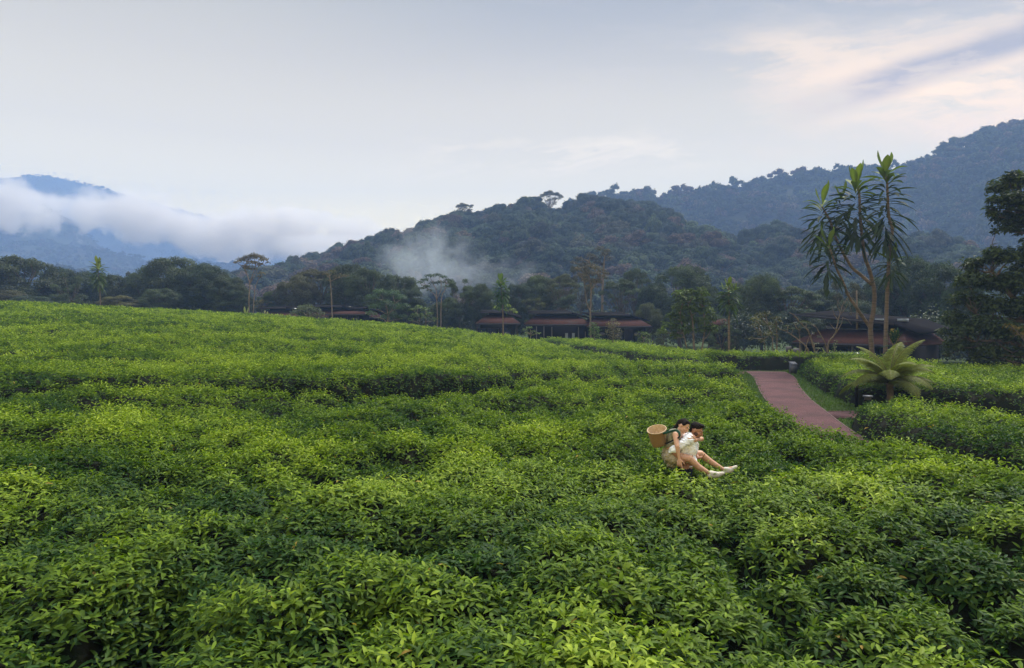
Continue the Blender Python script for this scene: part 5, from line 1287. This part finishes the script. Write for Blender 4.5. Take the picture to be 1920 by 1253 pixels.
def bshell(ins):
    V = []; Cc = []; m_ = 14
    for i in range(m_):
        t_ = i / (m_ - 1); r1 = (.098 + .050 * t_ ** .8) - ins; V.append(bring(t_, r1, r1 * .95, (bt - bb_) * t_ + (np.array([0, 0, ins]) if i == 0 else 0), t_ ** 2)); Cc.append(np.stack([np.arange(40) / 40, np.full(40, t_), np.zeros(40)], 1))
    Q = [(i * 40 + j, i * 40 + (j + 1) % 40, (i + 1) * 40 + (j + 1) % 40, (i + 1) * 40 + j) for i in range(m_ - 1) for j in range(40)]
    V = np.concatenate(V); Cc = np.concatenate(Cc); V = np.concatenate([V, [V[:40].mean(0)]]); Cc = np.concatenate([Cc, [[0, 0, 0]]]); T = [(len(V) - 1, (j + 1) % 40, j) for j in range(40)]
    return V, Q, T, Cc
q = MB(); V, Q, T, Cc = bshell(0); q.add(V, T=T, Q=Q, col=Cc); V2, Q2, T2, Cc2 = bshell(.008); q.add(V2, T=T2, Q=Q2, col=Cc2, mi=1)
q.build('body', [M_bask, M_rim], root, smooth=True)
rg = bring(1, .146, .139, bt - bb_, 1); q = MB(); q.tube(np.concatenate([rg, rg[:2]]), .0085, 6); q.build('rim', M_rim, root, smooth=True)
def strap(name, pts, w, m_, thk=.006):
    pts = catmull([C(*a) - bb_ for a in pts], 6); q = MB(); d = unit(np.gradient(pts, axis=0)); s_ = unit(np.cross(d, [0, 1, 0])) * w / 2; o_ = np.array([0, -thk, 0])
    V = np.concatenate([pts - s_, pts + s_, pts + s_ + o_, pts - s_ + o_]); n = len(pts); Q = []
    for i in range(n - 1):
        for a, b in ((0, 1), (1, 2), (2, 3), (3, 0)): Q.append((a * n + i, b * n + i, b * n + i + 1, a * n + i + 1))
    q.add(V, Q=Q); q.build(name, m_, root)
strap('shoulder_strap', [(490, 415, -.15), (560, 398, -.18), (620, 380, -.205), (685, 368, -.215), (728, 400, -.23), (742, 455, -.235)], .034, M_green)
strap('lower_strap', [(742, 455, -.235), (700, 492, -.25), (640, 515, -.20), (580, 545, -.17), (530, 570, -.13)], .022, M_blk)
strap('far_strap', [(505, 400, .10), (570, 372, .08), (640, 345, .06), (700, 350, .08)], .03, M_green)
tag(root, 'round woven tea picking basket with a pale rim on the back of the woman', 'basket')

# ------------------------------------------------------------------ mist and haze
def mist(name, label, c, size, dens, seed, scale, shear=0.0, thr=(.42, .62), col=(1.0, .955, .88), step=None, soft=.55, rag=1.0):
    """soft cloud of droplets: closed box, density from noise with a rounded fall-off"""
    mb = MB(); sx, sy, sz = [v / 2 for v in size]
    V = np.array([(x, y, z + shear * x) for z in (-sz, sz) for y in (-sy, sy) for x in (-sx, sx)])
    mb.add(V, Q=[(0, 2, 3, 1), (4, 5, 7, 6), (0, 1, 5, 4), (2, 6, 7, 3), (0, 4, 6, 2), (1, 3, 7, 5)])
    m, t = mat(name); tcn = t.new('ShaderNodeTexCoord'); ob = tcn.outputs['Object']; sp = t.new('ShaderNodeSeparateXYZ'); t.l.new(ob, sp.inputs[0])
    X, Y, Z = sp.outputs; nz = t.noise(ob, scale, 5, .58, .3); nz.node.inputs['Vector']
    Zs = t.m('SUBTRACT', Z, t.m('MULTIPLY', X, shear))
    q = t.m('ADD', t.m('POWER', t.m('ABSOLUTE', t.m('DIVIDE', X, sx)), 2.4), t.m('ADD', t.m('POWER', t.m('ABSOLUTE', t.m('DIVIDE', Y, sy)), 2.0), t.m('POWER', t.m('ABSOLUTE', t.m('DIVIDE', Zs, sz)), 2.0)))
    nz = t.m('ADD', t.m('MULTIPLY', t.m('SUBTRACT', nz, .5), rag), .5)
    q = t.m('SUBTRACT', t.m('ADD', nz, t.m('MULTIPLY', t.m('SUBTRACT', 1.0, q), soft)), soft * .55)
    d = t.m('MULTIPLY', t.ss(q, thr[0], thr[1]), dens)
    pv = t.new('ShaderNodeVolumePrincipled'); t.put(pv.inputs['Color'], col); t.put(pv.inputs['Density'], d); pv.inputs['Anisotropy'].default_value = .2
    o_ = t.new('ShaderNodeOutputMaterial'); t.l.new(pv.outputs[0], o_.inputs['Volume'])
    try: m.cycles.volume_step_rate = step or 1.0
    except Exception: pass
    o = mb.build(name, m); o.location = c; tag(o, kind='stuff'); return o
MIST = True
if MIST:
    c = P(440, 434, 1060); mist('fog', '', c, (840, 130, 100), .044, 1, .016, -.128, thr=(.40, .68), soft=.50, rag=2.4, step=.6)
    c = P(-5, 396, 1060); mist('fog', '', c, (200, 110, 90), .045, 2, .016, -.05, thr=(.40, .68), soft=.50, rag=2.4, step=.6)
    c = P(190, 396, 1290); mist('fog', '', c, (600, 100, 56), .036, 6, .014, -.14, thr=(.40, .68), soft=.50, rag=2.4, step=.6)
    c = P(1180, 560, 250); mist('mist', '', c, (250, 90, 26), .0075, 11, .03, .0, thr=(.25, .8), soft=.7, col=(.50, .70, 1.0))
    c = P(700, 560, 260); mist('mist', '', c, (150, 90, 24), .0075, 12, .03, .0, thr=(.25, .8), soft=.7, col=(.50, .70, 1.0))
    c = P(640, 462, 900); mist('fog', '', c, (260, 100, 50), .020, 8, .016, -.04)
    c = P(560, 540, 620); mist('fog', '', c, (260, 120, 42), .012, 3, .02, -.02)
    c = P(800, 484, 185); mist('mist', '', c, (34, 16, 26), .060, 4, .085, -.1, thr=(.36, .85), rag=1.5, col=(.82, .90, 1.0))
    c = P(890, 510, 190); mist('mist', '', c, (40, 12, 15), .032, 5, .10, -.1, thr=(.36, .85), rag=1.5, col=(.82, .90, 1.0))
    c = P(1885, 246, 590); mist('mist', '', c, (120, 50, 30), .007, 6, .035, .22, thr=(.36, .9))

mb = MB(); mb.box(-1760, 1760, -95, 2090, -4.0, 392)
m, t = mat('haze'); pv = t.new('ShaderNodeVolumePrincipled'); t.put(pv.inputs['Color'], (.36, .56, 1.0)); pv.inputs['Density'].default_value = .00066; pv.inputs['Anisotropy'].default_value = 0.0
o_ = t.new('ShaderNodeOutputMaterial'); t.l.new(pv.outputs[0], o_.inputs['Volume'])
tag(mb.build('haze', m), kind='stuff')
